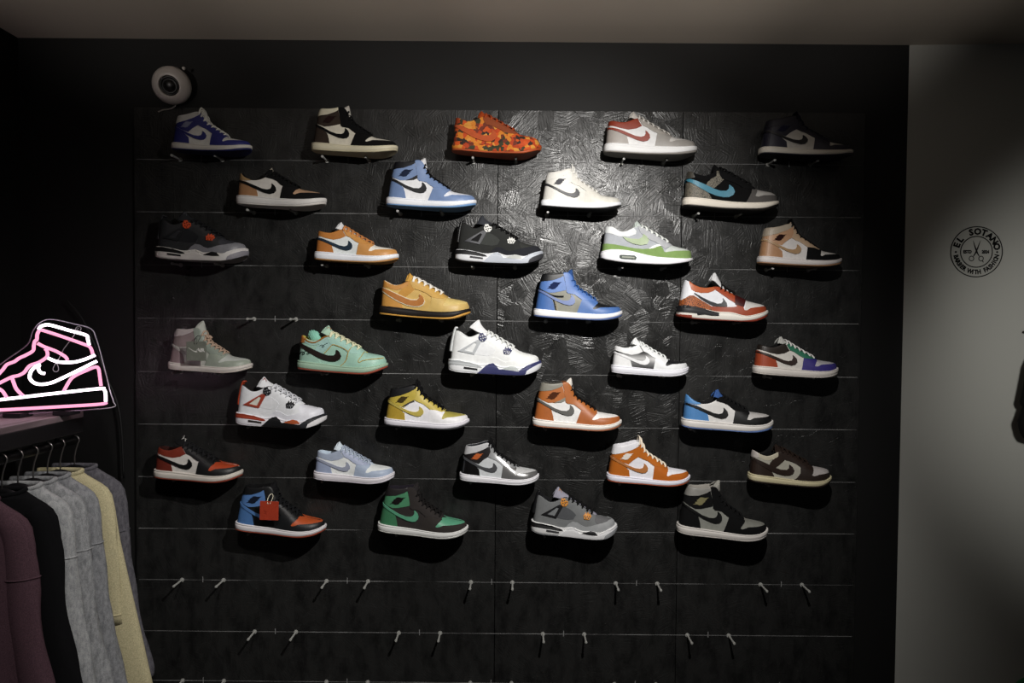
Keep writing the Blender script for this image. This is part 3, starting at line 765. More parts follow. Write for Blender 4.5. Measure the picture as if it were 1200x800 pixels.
LEG = dict(L=103.5, plan=plan_for(103.5), shape=dict(n_heel=2.4, n_toe=2.5, blend=.5),
    ctrl=[(0, 7, 0, 45), (1, 7.4, 4, 45), (4, 9.5, 7.5, 43.4), (9, 13.5, 9, 39.6), (15, 20, 9.3, 36.6), (21, 27, 9.1, 35.8), (27, 34, 8.4, 36.8), (33, 41, 7.6, 38.4), (40, 47.5, 7, 37), (47, 53, 6.4, 34), (58, 62, 5.8, 30.2), (68, 71, 4.8, 26.4), (74, 75.5, 2.4, 25), (79, 79, 0, 24), (88, 86.5, 0, 22.4), (95, 93, 0, 21.4), (101.5, 98, 0, 20)],
    tongue=[(76, 24.6), (68, 28), (60, 31.6), (52, 36), (48, 40), (45, 44), (42.4, 48), (40, 51.4), (38.6, 53)],
    laces=[40, 46, 52, 58],
    ztop=[(0, 14.4), (10, 15), (25, 13), (40, 10.2), (50, 10.2), (60, 9.8), (68, 7.6), (75, 6.8), (85, 9), (95, 12), (103.5, 15)],
    zbot=[(0, 2.6), (10, 1), (30, 0), (76, 0), (88, 1.5), (103.5, 7.5)],
    outs=[(0, 1.0), (70, 1.0), (88, 3.0), (103.5, 3.6)])
LEG_P = dict(
    heel=[(-3, 24), (3, 21.4), (6, 23.6), (10.5, 27), (15, 27.2), (25, 21.5), (35, 16.2), (42, 12), (30, 9), (-3, 10)],
    ankle=[(9, 47.5), (13.5, 41.5), (20, 38.2), (27, 37.2), (36, 38.2), (40.5, 36), (37.5, 33.4), (31.5, 31), (24, 30.4), (17, 31.4), (12.4, 33.6), (10.4, 39)],
    eyestay=[(37, 40), (43, 40), (50, 38), (60, 33), (67, 30), (68.5, 24), (67.4, 17), (64, 17), (62, 20.4), (56, 24), (50, 28), (44, 32), (40, 34.6)],
    strap=[(62.6, 32.5), (74, 28), (75.6, 25.2), (73, 21), (71.5, 17), (62, 18.6), (61.4, 24)],
    foxing=[(33, 16), (40, 15.4), (50, 15.6), (60, 16), (66, 17.4), (71, 17), (72.2, 12.8), (75, 13), (79, 15.6), (88, 17.2), (97, 18.6), (107, 16), (107, 8), (85, 6), (75, 4), (60, 8), (44, 8), (38, 10.8)],
    toe=[(72, 29.5), (84, 24.6), (94, 22.6), (99, 21), (97.5, 18.4), (88, 17), (79, 15.3), (74.8, 12.6), (72.2, 13.4), (73.6, 19), (75.6, 24.8)],
    swoosh=[(15, 29.6), (22, 24.4), (30, 19.6), (37, 16.4), (44, 15.6), (50, 15.8), (53.4, 16.6), (52.6, 20), (50, 23.6), (48.2, 25.6), (48.6, 22), (46.4, 19.4), (42, 19), (34, 21.4), (25, 25.2), (16, 29.9)],
    unit=[(-3, 15), (10, 14.8), (25, 12.6), (36, 10), (44, 8.6), (44.2, 5.4), (36, 5.2), (28, 6.0), (20, 5.0), (19, 7), (8, 7.6), (-3, 8)],
    heel_tread=[(-3, 5), (13.6, 4.6), (14, -1), (-3, -1)])
KINDSET = {}
def kind(name):
    if name not in KINDSET:
        d = {'high': HI, 'mid': MID, 'low': LOW, 'lowcut': LOWCUT, 'dunk': DUNK, 'four': J4, 'max': AM, 'legacy': LEG}[name]
        KINDSET[name] = ShoeKind(**d)
    return KINDSET[name]

# ------------------------------------------------------------------ the setting
def structure(name, bm, m, smooth=False):
    o = bm_obj(name, bm, m, None, smooth); o['kind'] = 'structure'; return o

CEIL_Z = at(560, 47).z
BOARD = 0.012                                  # the boards stand proud of the painted wall
X_CORNER = at(1060, 400).x
X_LEFT = at(22, 300).x - 0.004
ANG = R(3)                                      # the grey wall turns a little towards the room

m_black = mat('191919', 'paint')
m_ceiling = mat('c9bfb2', 'paint')
m_grey = mat('b4b4ae', 'paint')

def wall_material():
    """painted wall with a faint roller texture"""
    return m_black

bm = bmesh.new(); add_box(bm, ((X_LEFT + X_CORNER) / 2, BOARD + 0.06, CEIL_Z / 2), (X_CORNER - X_LEFT, 0.12, CEIL_Z))
wall_back = structure('wall_back', bm, m_black)
bm = bmesh.new(); add_box(bm, (X_LEFT - 0.06, -2.3, CEIL_Z / 2), (0.12, 4.9, CEIL_Z))
wall_left = structure('wall_left', bm, m_black)
Lr = 2.2
bm = bmesh.new()
add_box(bm, (X_CORNER + math.cos(ANG) * Lr / 2 + math.sin(ANG) * .06, BOARD - math.sin(ANG) * Lr / 2 + math.cos(ANG) * .06, CEIL_Z / 2), (Lr, 0.12, CEIL_Z), Matrix.Rotation(-ANG, 3, 'Z'))
wall_right = structure('wall_right', bm, m_grey)
bm = bmesh.new(); add_box(bm, (0.9, -2.4, CEIL_Z + 0.05), (5.4, 5.2, 0.10))
ceiling = structure('ceiling', bm, m_ceiling)
bm = bmesh.new(); add_box(bm, (0.9, -2.4, -0.05), (5.4, 5.2, 0.10))
floor = structure('floor', bm, mat('2b2927', 'plastic'))

# oriented-strand boards under black gloss paint: flakes pressed at every angle, laid down as relief
def osb_material(name, flake_strength, grain_strength, seed, rough):
    m, nt, b = nodes_of(name)
    b.inputs['Roughness'].default_value = 0.36
    b.inputs['Specular IOR Level'].default_value = 0.5
    N = nt.nodes.new; Lk = nt.links.new
    tc = N('ShaderNodeTexCoord')
    mp0 = N('ShaderNodeMapping'); mp0.inputs['Location'].default_value = (seed * 3.1, 0, seed * 1.7)
    Lk(tc.outputs['Object'], mp0.inputs['Vector'])
    heights = []
    for sc, st, wt in ((21, 0.45, 1.0), (40, 0.25, .35)):
        vor = N('ShaderNodeTexVoronoi'); vor.inputs['Scale'].default_value = sc; vor.inputs['Randomness'].default_value = 1.0
        Lk(mp0.outputs['Vector'], vor.inputs['Vector'])
        sep = N('ShaderNodeSeparateColor'); Lk(vor.outputs['Color'], sep.inputs['Color'])
        ang = N('ShaderNodeMath'); ang.operation = 'MULTIPLY'; ang.inputs[1].default_value = 6.283
        Lk(sep.outputs['Red'], ang.inputs[0])
        rot = N('ShaderNodeVectorRotate'); rot.rotation_type = 'Y_AXIS'
        Lk(mp0.outputs['Vector'], rot.inputs['Vector']); Lk(ang.outputs[0], rot.inputs['Angle'])
        mp = N('ShaderNodeMapping'); mp.inputs['Scale'].default_value = (9, 9, 230)
        Lk(rot.outputs['Vector'], mp.inputs['Vector'])
        nz = N('ShaderNodeTexNoise'); nz.inputs['Scale'].default_value = 1.0; nz.inputs['Detail'].default_value = 2; nz.inputs['Roughness'].default_value = 0.5
        Lk(mp.outputs['Vector'], nz.inputs['Vector'])
        ad = N('ShaderNodeMath'); ad.operation = 'MULTIPLY_ADD'; ad.inputs[1].default_value = st * .5; 
        nw = N('ShaderNodeMath'); nw.operation = 'MULTIPLY'; nw.inputs[1].default_value = wt; Lk(nz.outputs['Fac'], nw.inputs[0])
        Lk(sep.outputs['Green'], ad.inputs[0]); Lk(nw.outputs[0], ad.inputs[2])
        heights.append(ad.outputs[0])
    sm = N('ShaderNodeMath'); sm.operation = 'ADD'
    Lk(heights[0], sm.inputs[0]); Lk(heights[1], sm.inputs[1])
    bp = N('ShaderNodeBump'); bp.inputs['Strength'].default_value = flake_strength; bp.inputs['Distance'].default_value = 0.0026
    Lk(sm.outputs[0], bp.inputs['Height'])
    # brushed paint: long upright strokes
    mpg = N('ShaderNodeMapping'); mpg.inputs['Scale'].default_value = (170, 1, 9)
    Lk(mp0.outputs['Vector'], mpg.inputs['Vector'])
    ng = N('ShaderNodeTexNoise'); ng.inputs['Scale'].default_value = 1.0; ng.inputs['Detail'].default_value = 5
    Lk(mpg.outputs['Vector'], ng.inputs['Vector'])
    bp2 = N('ShaderNodeBump'); bp2.inputs['Strength'].default_value = grain_strength; bp2.inputs['Distance'].default_value = 0.002
    Lk(ng.outputs['Fac'], bp2.inputs['Height']); Lk(bp.outputs['Normal'], bp2.inputs['Normal'])
    Lk(bp2.outputs['Normal'], b.inputs['Normal'])
    # worn, patchy black
    nc = N('ShaderNodeTexNoise'); nc.inputs['Scale'].default_value = 14; nc.inputs['Detail'].default_value = 8; nc.inputs['Roughness'].default_value = .68
    mpc = N('ShaderNodeMapping'); mpc.inputs['Scale'].default_value = (1.5, 1, .7)
    Lk(mp0.outputs['Vector'], mpc.inputs['Vector']); Lk(mpc.outputs['Vector'], nc.inputs['Vector'])
    rc = N('ShaderNodeValToRGB'); rc.color_ramp.elements[0].position = .36; rc.color_ramp.elements[1].position = .56
    rc.color_ramp.elements[0].color = (.0085, .0085, .0085, 1); rc.color_ramp.elements[1].color = (.0195, .0195, .0190, 1)
    Lk(nc.outputs['Fac'], rc.inputs['Fac']); Lk(rc.outputs['Color'], b.inputs['Base Color'])
    # patchy sheen
    nr = N('ShaderNodeTexNoise'); nr.inputs['Scale'].default_value = 9; nr.inputs['Detail'].default_value = 6
    Lk(mp0.outputs['Vector'], nr.inputs['Vector'])
    mr = N('ShaderNodeMapRange'); mr.inputs['From Min'].default_value = .35; mr.inputs['From Max'].default_value = .65
    mr.inputs['To Min'].default_value = rough - .06; mr.inputs['To Max'].default_value = rough + .10
    Lk(nr.outputs['Fac'], mr.inputs['Value']); Lk(mr.outputs[0], b.inputs['Roughness'])
    return m

B_TOP = at(585, 129).z
seams = [at(158, 400).x, at(582, 400).x, at(797, 400).x, at(1009, 400).x]
for i in range(3):
    bm = bmesh.new()
    x0, x1 = seams[i] + 0.0012, seams[i + 1] - 0.0012
    add_box(bm, ((x0 + x1) / 2, BOARD / 2 + .0005, (0.02 + B_TOP) / 2), (x1 - x0, BOARD + .001, B_TOP - 0.02), bevel=0.0012)
    o = bm_obj('wood_panel', bm, osb_material('osb_black_%d' % i, (.42, .72, .42)[i], (.2, .2, .2)[i], i + 1, (.33, .29, .31)[i]), wall_back)

# snapped chalk lines and centre marks that set out the pegs
ROW_PX = [190, 251.5, 313.5, 376, 438.5, 500, 561.5, 622, 682, 742, 800]
ROW_Z = [at(580, y).z for y in ROW_PX]
ODD_X = [at(c, 440).x for c in (237, 407.5, 578, 749, 920)]
EVEN_X = [at(c, 440).x for c in (322.5, 493, 663.5, 834.5)]
def chalk_material():
    m, nt, b = nodes_of('chalk_line')
    N = nt.nodes.new; Lk = nt.links.new
    b.inputs['Roughness'].default_value = 0.9
    tc = N('ShaderNodeTexCoord')
    mp = N('ShaderNodeMapping'); mp.inputs['Scale'].default_value = (4, 1, 40)
    nz = N('ShaderNodeTexNoise'); nz.inputs['Scale'].default_value = 1; nz.inputs['Detail'].default_value = 8; nz.inputs['Roughness'].default_value = .7
    Lk(tc.outputs['Object'], mp.inputs['Vector']); Lk(mp.outputs['Vector'], nz.inputs['Vector'])
    rp = N('ShaderNodeValToRGB')
    rp.color_ramp.elements[0].position = .38; rp.color_ramp.elements[0].color = (.01, .01, .01, 1)
    rp.color_ramp.elements[1].position = .62; rp.color_ramp.elements[1].color = (.26, .26, .26, 1)
    Lk(nz.outputs['Fac'], rp.inputs['Fac']); Lk(rp.outputs['Color'], b.inputs['Base Color'])
    return m
m_chalk = chalk_material()
for z in ROW_Z:
    bm = bmesh.new(); add_box(bm, ((seams[0] + seams[3]) / 2, -0.0006, z), (seams[3] - seams[0] - .02, 0.0006, 0.0022))
    bm_obj('chalk_line', bm, m_chalk, wall_back)
for r, z in enumerate(ROW_Z):
    for x in (ODD_X if r % 2 == 0 else EVEN_X):
        bm = bmesh.new(); add_box(bm, (x, -0.0008, z + .002), (0.0026, 0.0008, 0.020))
        bm_obj('chalk_tick', bm, mat('8a8a8a', 'cloth'), wall_back)

# ------------------------------------------------------------------ the sneakers on the wall
WH, OFFW, BLK, DK = 'e6e6e6', 'ddd6c2', '0d0d0e', '1b1b1d'
CAMO = lambda: mat_cells('orange_camouflage', ['a8390e', 'c24e12', '2b1d14', 'c87820', '6a2814', 'b8420f', '33331c', 'cc8a34'], 70, rough=.8)
ELEPH = lambda: mat_cells('elephant_print', ['7d7668', '8b8474'], 330, crack='1c1b1a', crack_w=.10, rough=.6)
TANPR = lambda: mat_cells('tan_crackle_print', ['b5602a', 'c26c30'], 300, crack='2a120a', crack_w=.10, rough=.6)
FLORAL = lambda: mat_cells('pale_floral_lining', ['f0e8d8', 'e6a860', 'f5efe2', 'd9d2b8'], 200, rough=.8)
def fade_material():
    # side panel printed from black to a pale fade in its middle
    if 'black_fade' in MATS: return MATS['black_fade']
    m, nt, b = nodes_of('black_fade'); b.inputs['Roughness'].default_value = .45
    N = nt.nodes.new; Lk = nt.links.new
    tc = N('ShaderNodeTexCoord'); sp = N('ShaderNodeSeparateXYZ'); Lk(tc.outputs['Object'], sp.inputs[0])
    mr = N('ShaderNodeMapRange'); mr.inputs['From Min'].default_value = .026; mr.inputs['From Max'].default_value = .090
    Lk(sp.outputs['Z'], mr.inputs['Value'])
    rp = N('ShaderNodeValToRGB')
    for q in range(2): rp.color_ramp.elements.new(.5)
    for e, (p_, h) in zip(rp.color_ramp.elements, ((.05, '0c0c0d'), (.34, '6a6a6c'), (.60, 'b4b4b4'), (.92, '0e0e0f'))):
        e.position = p_; e.color = lin(h)
    Lk(mr.outputs[0], rp.inputs['Fac']); Lk(rp.outputs['Color'], b.inputs['Base Color'])
    MATS['black_fade'] = m
    return m

def dye(h):
    # leathers are a little greyer and deeper than they look under the lamp
    r, g, b = (int(h[i:i + 2], 16) for i in (0, 2, 4))
    mx, mn = max(r, g, b), min(r, g, b)
    s = (mx - mn) / max(mx, 1)
    if s < .16: return h
    y = .3 * r + .59 * g + .11 * b
    k = .16; f = .93
    return '%02x%02x%02x' % tuple(int(max(0, min(255, (c + (y - c) * k) * f))) for c in (r, g, b))
def M_(c, default_kind='leather'):
    if callable(c): return c()
    if isinstance(c, tuple): return mat(dye(c[0]), c[1])
    if c in (BLK, '0e0e0f', '101011', '0d0d0e', '121112', '101112'): return mat(c, 'suede' if default_kind == 'leather' else default_kind)
    return mat(dye(c), default_kind)

PARTS = {  # key: (part name, offset, depth)
    'heel': ('heel_panel', .45, .5), 'heel_tab': ('heel_tab_panel', .75, .5), 'ankle': ('ankle_panel', .5, .5), 'saddle': ('side_strap', .65, .5),
    'patch': ('ankle_patch', .75, .5), 'band': ('collar_band', .95, .5), 'toe': ('toe_box', .25, .4), 'foxing': ('toe_overlay', .7, .5), 'eyestay': ('eyestay', .95, .5),
    'tip': ('toe_overlay', .85, .5), 'swoosh': ('check_emblem', 1.35, .8), 'mudguard': ('mudguard', .7, .5), 'netting': ('mesh_panel', .35, .4), 'wedge': ('toe_wedge', .9, .5),
    'strap': ('instep_strap', 1.25, .5)}

PALETTE = {'white': 'eaeaea', 'cream': 'e2d8b6', 'light grey': 'c2c2c0', 'grey': '8a8a8a', 'dark grey': '4a4a4c', 'black': '121213', 'brown': '402c22', 'tan': 'bb8a5c', 'dark red': '86301c', 'rust-red': 'ac401e', 'orange': 'd67628', 'yellow': 'd0b63c', 'green': '489068', 'lime green': '8cae60', 'mint green': 'a8d8c4', 'turquoise': '3f9cbe', 'sky blue': '5088d0', 'pale blue': 'adbcdc', 'navy blue': '30357a', 'purple-blue': '3a318e'}
def colour_word(c):
    if callable(c): return None
    h = c[0] if isinstance(c, tuple) else c
    v = [int(h[i:i + 2], 16) for i in (0, 2, 4)]
    best = min(PALETTE, key=lambda n: sum((a - int(PALETTE[n][i:i + 2], 16)) ** 2 for a, i in zip(v, (0, 2, 4))))
    d = sum((a - int(PALETTE[best][i:i + 2], 16)) ** 2 for a, i in zip(v, (0, 2, 4))) ** .5
    return best if d < 34 else None
TOLD = {'swoosh': 'curved check emblem', 'toe': 'toe box', 'heel': 'heel panel', 'wings': 'winged ankle emblem'}

def sneaker(kd, heel_px, toe_px, row, label, c, **op):
    k = kind(kd)
    P = {'high': HI_P, 'mid': MID_P, 'low': LOW_P, 'lowcut': LOWCUT_P, 'dunk': DUNK_P, 'four': J4_P, 'max': AM_P, 'legacy': LEG_P}[kd]
    dep = WALL_D - 0.062
    y = ROW_PX[row - 1]
    cx = at((heel_px + toe_px) / 2, y, dep).x
    sc = (toe_px - heel_px) * dep / FPX / (k.L * U)
    root = thing('sneaker', label, 'sneaker', (cx, -0.062, ROW_Z[row - 1] + (0.0095 if row == 8 else 0.0068)), (0, R(op.get('tilt', 4.0 if row == 8 else 2.4)), R(op.get('yaw', 0))), 'sneakers shown on the black wall')
    root.scale = (sc, min(sc, 1.02), sc * op.get('tall', 1.0))
    def part(name, me, m, label=None):
        o = link(name, me, m, root)
        if label: o['label'] = label
        return o
    part('upper', k.get('upper', k.upper_mesh), M_(c['quarter']))
    part('lining', k.get('lining', k.lining_mesh), M_(c.get('lining', BLK), 'cloth'))
    part('midsole', k.get('midsole', lambda: k.sole_mesh('midsole')), M_(c.get('mid', WH), 'rubber'))
    part('outsole', k.get('outsole', lambda: k.sole_mesh('outsole')), M_(c.get('out', WH), 'rubber'))
    dz, dx = op.get('tongue', (0, 0))
    tg = part('tongue', k.get('tongue%s' % ((dz, dx),), lambda: k.tongue_mesh(dz, dx)), M_(c.get('tongue', c['quarter']), 'cloth'))
    bow = op.get('bow')
    part('laces', k.get('laces%s' % (bow,), lambda: k.lace_mesh(k.laces, bow)), M_(c.get('laces', WH), 'cloth'))
    for key, (nm, off, dep_) in PARTS.items():
        if key in P and key in c:
            wd = colour_word(c[key]) if key in TOLD and c[key] != c['quarter'] else None
            part(nm, k.panel(key, [P[key]], off, depth=dep_), M_(c[key]), '%s %s' % (wd, TOLD[key]) if wd and wd != colour_word(c['quarter']) else None)
            if key == 'eyestay': part(nm, k.panel('far_' + key, [P[key]], off, depth=dep_, both='far'), M_(c[key]))
    if 'edge' in op:      # pale outline around the emblem
        part('emblem_outline', k.panel('swoosh_edge', [[(x + (x - 30) * .03, z + (1 if i > 10 or i < 1 else -.9)) for i, (x, z) in enumerate(P['swoosh'])]], 1.15, depth=.8), M_(op['edge']))
    if 'wings' in c and 'wings' in P:
        wx, wz, ws = P['wings']
        part('ankle_emblem', k.panel('wings', [shift([(a * ws, b * ws) for a, b in WINGS], wx, wz)], 1.05, depth=.6, grid=1.6, step=.6), M_(c['wings'], 'cloth'))
    if kd == 'four':
        part('heel_tab', k.get('heel_tab', lambda: j4_tab(k)), M_(c['tab'], 'plastic'))
        part('wing_eyelet', k.panel('wing', [P['wing_o'], P['wing_i']], 1.2, depth=.9), M_(c['wing'], 'plastic'))
        part('wing_mesh', k.panel('wing_mesh', [P['wing_i']], .3), M_(c.get('wing_mesh', c['quarter']), 'cloth'))
        lo, up_ = k.get('eyelets', lambda: j4_eyelets(k))
        part('upper_eyelet', up_, M_(c['eyelet'], 'plastic')); part('lower_eyelet', lo, M_(c['eyelet'], 'plastic'))
        for key, nm, off in (('stripe', 'sole_stripe', .5), ('window', 'air_window', .7), ('lens', 'sole_inlay', .5), ('arch', 'sole_arch', .9), ('rim', 'toe_rim', .9), ('bumper', 'toe_bumper', 1.3)):
            part(nm, k.panel('s_' + key, [P[key]], off, 'wall', depth=.8, grid=2.0), M_(c[key], 'rubber'))
    if kd == 'max':
        part('air_window', k.panel('s_window', [P['window']], .5, 'wall', grid=2), M_(c['window'], 'rubber'))
        part('air_bag', k.panel('s_window_in', [P['window_in']], .75, 'wall', grid=2), M_(c['window_in'], 'plastic'))
    if kd == 'legacy':
        part('sole_unit', k.panel('s_unit', [P['unit']], .9, 'wall', grid=2), M_(c['unit'], 'rubber'))
        part('heel_tread', k.panel('s_tread', [P['heel_tread']], 1.1, 'wall', grid=2), M_(c['out'], 'rubber'))
    for q, (nm, pts, w, col) in enumerate(op.get('lines', ())):
        part(nm, k.panel('%s_%d_%s' % (nm, q, kd), [stroke(pts, w)], 1.15, depth=.5, grid=3, step=.8), M_(col, 'cloth'))
    if 'badge' in c:       # leaping figure or bar on the tongue
        part('tongue_emblem', k.get('badge%s' % ((dz, dx),), lambda: tongue_badge(k, dz, dx)), M_(c['badge'], 'cloth'))
    return root, k, sc

def j4_tab(k):
    mb = MB()
    path = [(-.2, 24), (.4, 30), (1.4, 37), (2.6, 44), (3.8, 49), (5.4, 52), (7.2, 51)]
    V, F = [], []
    P = catmull(path, 4); n = len(P); W = 7
    for layer in (0, 1):
        for i, p in enumerate(P):
            t = P[min(i + 1, n - 1)] - P[max(i - 1, 0)]; t /= np.linalg.norm(t)
            nn = np.array([-t[1], t[0]])
            hw = 5.4 - 2.4 * i / (n - 1)
            for q in range(W):
                a = -1 + 2 * q / (W - 1)
                wrap = 2.6 * a * a * (1 - .6 * i / (n - 1))
                e = .7 if layer == 0 else -.7
                V.append(((p[0] + wrap + nn[0] * e - k.L / 2) * U, a * hw * U, (p[1] + nn[1] * e) * U))
    o = n * W
    for i in range(n - 1):
        for q in range(W - 1):
            F.append((i * W + q, i * W + q + 1, (i + 1) * W + q + 1, (i + 1) * W + q))
            F.append((o + i * W + q + 1, o + i * W + q, o + (i + 1) * W + q, o + (i + 1) * W + q + 1))
        F.append((i * W, (i + 1) * W, o + (i + 1) * W, o + i * W))
        F.append((i * W + W - 1, o + i * W + W - 1, o + (i + 1) * W + W - 1, (i + 1) * W + W - 1))
    for q in range(W - 1):
        b = (n - 1) * W
        F.append((q, o + q, o + q + 1, q + 1)); F.append((b + q + 1, o + b + q + 1, o + b + q, b + q))
    return finish(mesh_from(V, F, 'heel_tab'), True, normals=True)

def j4_eyelets(k):
    def hole(x, z, r=.85): return [(x + r * math.cos(a), z + r * math.sin(a)) for a in [i * PI / 3 for i in range(6)]]
    lo = [(-4.6, .6), (-3.4, -4.2), (2.8, -4.6), (5.4, -.6), (3.9, .0), (3.4, 2.2), (2.0, 1.0), (.6, 3.4), (-.6, 1.2), (-2.4, 3.6), (-3.0, .9)]
    loops = [shift(lo, 67, 28.4)] + [shift(hole(x, z), 67, 28.4) for x, z in ((-2.4, -1.2), (.2, -1.4), (2.7, -1.7), (-1.4, -3.2), (1.6, -3.3))]
    low = k.up.panel(loops, 1.5, depth=1.0, grid=2, step=.8)
    upo = [(-4.4, .4), (-3.0, 4.4), (.6, 5.0), (2.0, 2.6), (4.8, 2.0), (5.2, -1.2), (2.6, -4.2), (-.8, -4.6), (-3.4, -2.6)]
    loops = [shift(upo, 37.6, 41.6)] + [shift(hole(x, z, 1.0), 37.6, 41.6) for x, z in ((-2.2, 1.6), (.2, 2.4), (-1.4, -1.2), (1.2, -.4), (3.4, .2), (.6, -3))]
    upm = k.up.panel(loops, 1.5, depth=1.0, grid=2, step=.8)
    return low, upm

def tongue_badge(k, dz, dx):
    """a leaping figure cut from felt, sewn on the outer face of the tongue near its top"""
    me = k.tongue_mesh(dz, dx)
    P = catmull([tuple(p) for p in k.tongue], 4); n = len(P)
    f = int(n * .80)
    p = P[f]; t = P[f + 1] - P[f - 1]; t /= np.linalg.norm(t)
    off = (f / (n - 1))
    sh = np.array([dx, dz]) * off * .8
    nn = np.array([-t[1], t[0]]);  nn = nn if nn[0] > 0 else -nn
    V, F = [], []
    m = len(JUMPER)
    tri = delaunay_2d_cdt([Vector(q) for q in JUMPER], [(i, (i + 1) % m) for i in range(m)], [], 1, 1e-5)
    for lay in (2.3, 1.2):
        for v in tri[0]:
            y = -v.x - 1.5; z = v.y
            s_ = -4.6 * (abs(y) / 8.2) ** 2.2
            q = p + sh + t * z + nn * (lay + s_)
            V.append(((q[0] - k.L / 2) * U, y * U, q[1] * U))
    nn_ = len(tri[0])
    for fc in tri[2]: F.append(tuple(fc)); F.append(tuple(i + nn_ for i in reversed(fc)))
    return finish(mesh_from(V, F, 'badge'), False, normals=True)

B_HI = dict(tongue=WH, laces=BLK, lining=BLK)
SN = []
def S_(*a, **k): SN.append(sneaker(*a, **k)); return SN[-1]
NV = '2a2f86'
# first row, left to right
S_('mid', 203.3, 293.6, 1, 'mid-top sneaker in royal blue and white with tied white laces, under the security camera',
   dict(quarter='d9d6d0', heel=NV, ankle=NV, band='cfcdc8', eyestay=NV, foxing=NV, toe='cfcdc8', swoosh=NV, wings='8f94b4', tongue='d6d4ce', laces='e6e4dc', mid='cfcac2', out='1f2566', lining='c9c9c9'), bow=(38, 50, .8), tongue=(2, 0))
S_('high', 366.4, 464.6, 1, 'brown and black high-top sneaker with cream panels and an aged cream sole',
   dict(quarter='ddd6c4', heel=('3b2f26', 'suede'), ankle=('40342b', 'suede'), band='e0d9c0', eyestay=BLK, foxing=('0e0d0d', 'suede'), toe='d8d2c4', swoosh=BLK, wings='2b1512', tongue='cfcac0', laces=BLK, mid='e2d8b6', out='d8cda8'))
S_('dunk', 530, 632.8, 1, 'low sneaker covered all over in orange and brown camouflage',
   dict(quarter=CAMO, heel=CAMO, heel_tab=('b8401a', 'suede'), ankle=CAMO, saddle=CAMO, eyestay=('a04a28', 'suede'), foxing=CAMO, toe=CAMO, swoosh=('d4582a', 'suede'), tongue=('c24410', 'suede'), laces='c2481a', mid=CAMO, out='c8501e', lining='b04414'), tongue=(1, 0))
S_('low', 708.2, 814.6, 1, 'grey and white low sneaker with a rust-red collar and check emblem',
   dict(quarter='e8e8e8', heel='a9a29c', ankle='a5361c', eyestay='a8a39c', foxing='9d9994', toe='c9c6c2', swoosh='a5361c', tongue='cfcac4', laces='dcd8d2', mid='ececec', out='8d8984', lining='7a2414'))
S_('mid', 890.3, 996.7, 1, 'dark navy mid-top sneaker with off-white side panel, right end of the top row',
   dict(quarter='cfcac2', heel='1e1d33', ankle='1b1a2e', band='171627', eyestay='16152a', foxing='191830', toe='b9b5ae', swoosh='0c0b12', wings='22213c', tongue='15142a', laces='15142a', mid='d9d2c6', out='1a1930'), tall=.86)
# second row
S_('lowcut', 279, 381, 2, 'black and white low sneaker with a tan heel and a tan toe box',
   dict(quarter='d4cfc8', heel='b57f52', heel_tab='b08a58', eyestay=BLK, foxing='121112', toe='c79c78', swoosh=BLK, tongue=BLK, laces=BLK, mid='d2cfcc', out='c9c5c0', badge='b0a898'))
S_('high', 453.5, 556.8, 2, 'powder blue and white high-top sneaker with black laces',
   dict(quarter='e9e9ec', heel='7390c4', ankle='7894c8', band='12131a', eyestay='7894c8', foxing='7894c8', toe='dfe2ea', swoosh='1a1a1e', wings='1f2a44', patch='101014', tongue='e4e4e6', laces='0e0e10', mid='e8eaf0', out='6d9fd8'))
S_('mid', 634.2, 726.4, 2, 'all white mid-top sneaker with a black check emblem',
   dict(quarter='dcdad3', heel='dad8d1', ankle='dcdad3', band='dedcd6', eyestay='d8d6ce', foxing='d7d5cc', toe='d6d4cb', swoosh='26262a', wings='55555a', tongue='ecebe6', laces='ecebe6', mid='eef0f4', out='141415', lining='d8d8d4'))
S_('dunk', 800.4, 910, 2, 'low sneaker in grey crackle print with a turquoise check emblem',
   dict(quarter=BLK, heel=ELEPH, heel_tab='4a463e', ankle=BLK, saddle=ELEPH, eyestay='101011', foxing=BLK, tip=('575452', 'suede'), toe='a9a6a2', swoosh='3a90ae', tongue=BLK, laces=BLK, mid='e4dccf', out='14100e'))
# third row
S_('four', 184.6, 288.3, 3, 'dark charcoal mid-cut sneaker with orange-red lace eyelets',
   dict(quarter='2b2c2e', tab='26272a', wing='202123', wing_mesh='2c2d30', eyelet='e0491f', mudguard='7b7b80', netting='202124', toe='3a3b40', tongue='26272a', laces='1a1a1c', mid='cdc9c4', out='77736e', stripe='0c0c0d', window='0b0b0c', lens='0e0e10', arch='cbc7c3', rim='cbc8c6', bumper='85838a', badge='4a4b50'))
S_('low', 369.6, 466, 3, 'orange and white low sneaker with a dark navy check emblem and orange laces',
   dict(quarter='dfe4e4', heel='d07a2e', ankle='d5812f', eyestay='dd9440', foxing='dc9648', toe='e6e2d8', swoosh='1c3346', tongue='dedee0', laces='e08b46', mid='e6e8ee', out='c98a44'))
S_('four', 534, 634, 3, 'black canvas mid-cut sneaker with pale grey eyelets and a white-grey sole',
   dict(quarter=('2c2d2c', 'cloth'), tab='1e1e1e', wing='47484c', wing_mesh='1b1b1c', eyelet='d8d8d4', mudguard=('26272c', 'suede'), netting=('3c3e3c', 'cloth'), toe=('333432', 'cloth'), tongue='35373c', laces='0c0c0c', mid='dcdde0', out='2c2c2e', stripe='141415', window='3a3a3c', lens='b9bbb8', arch='b9bec8', rim='b8bdc6', bumper='3c3c40', lining='18181a'))
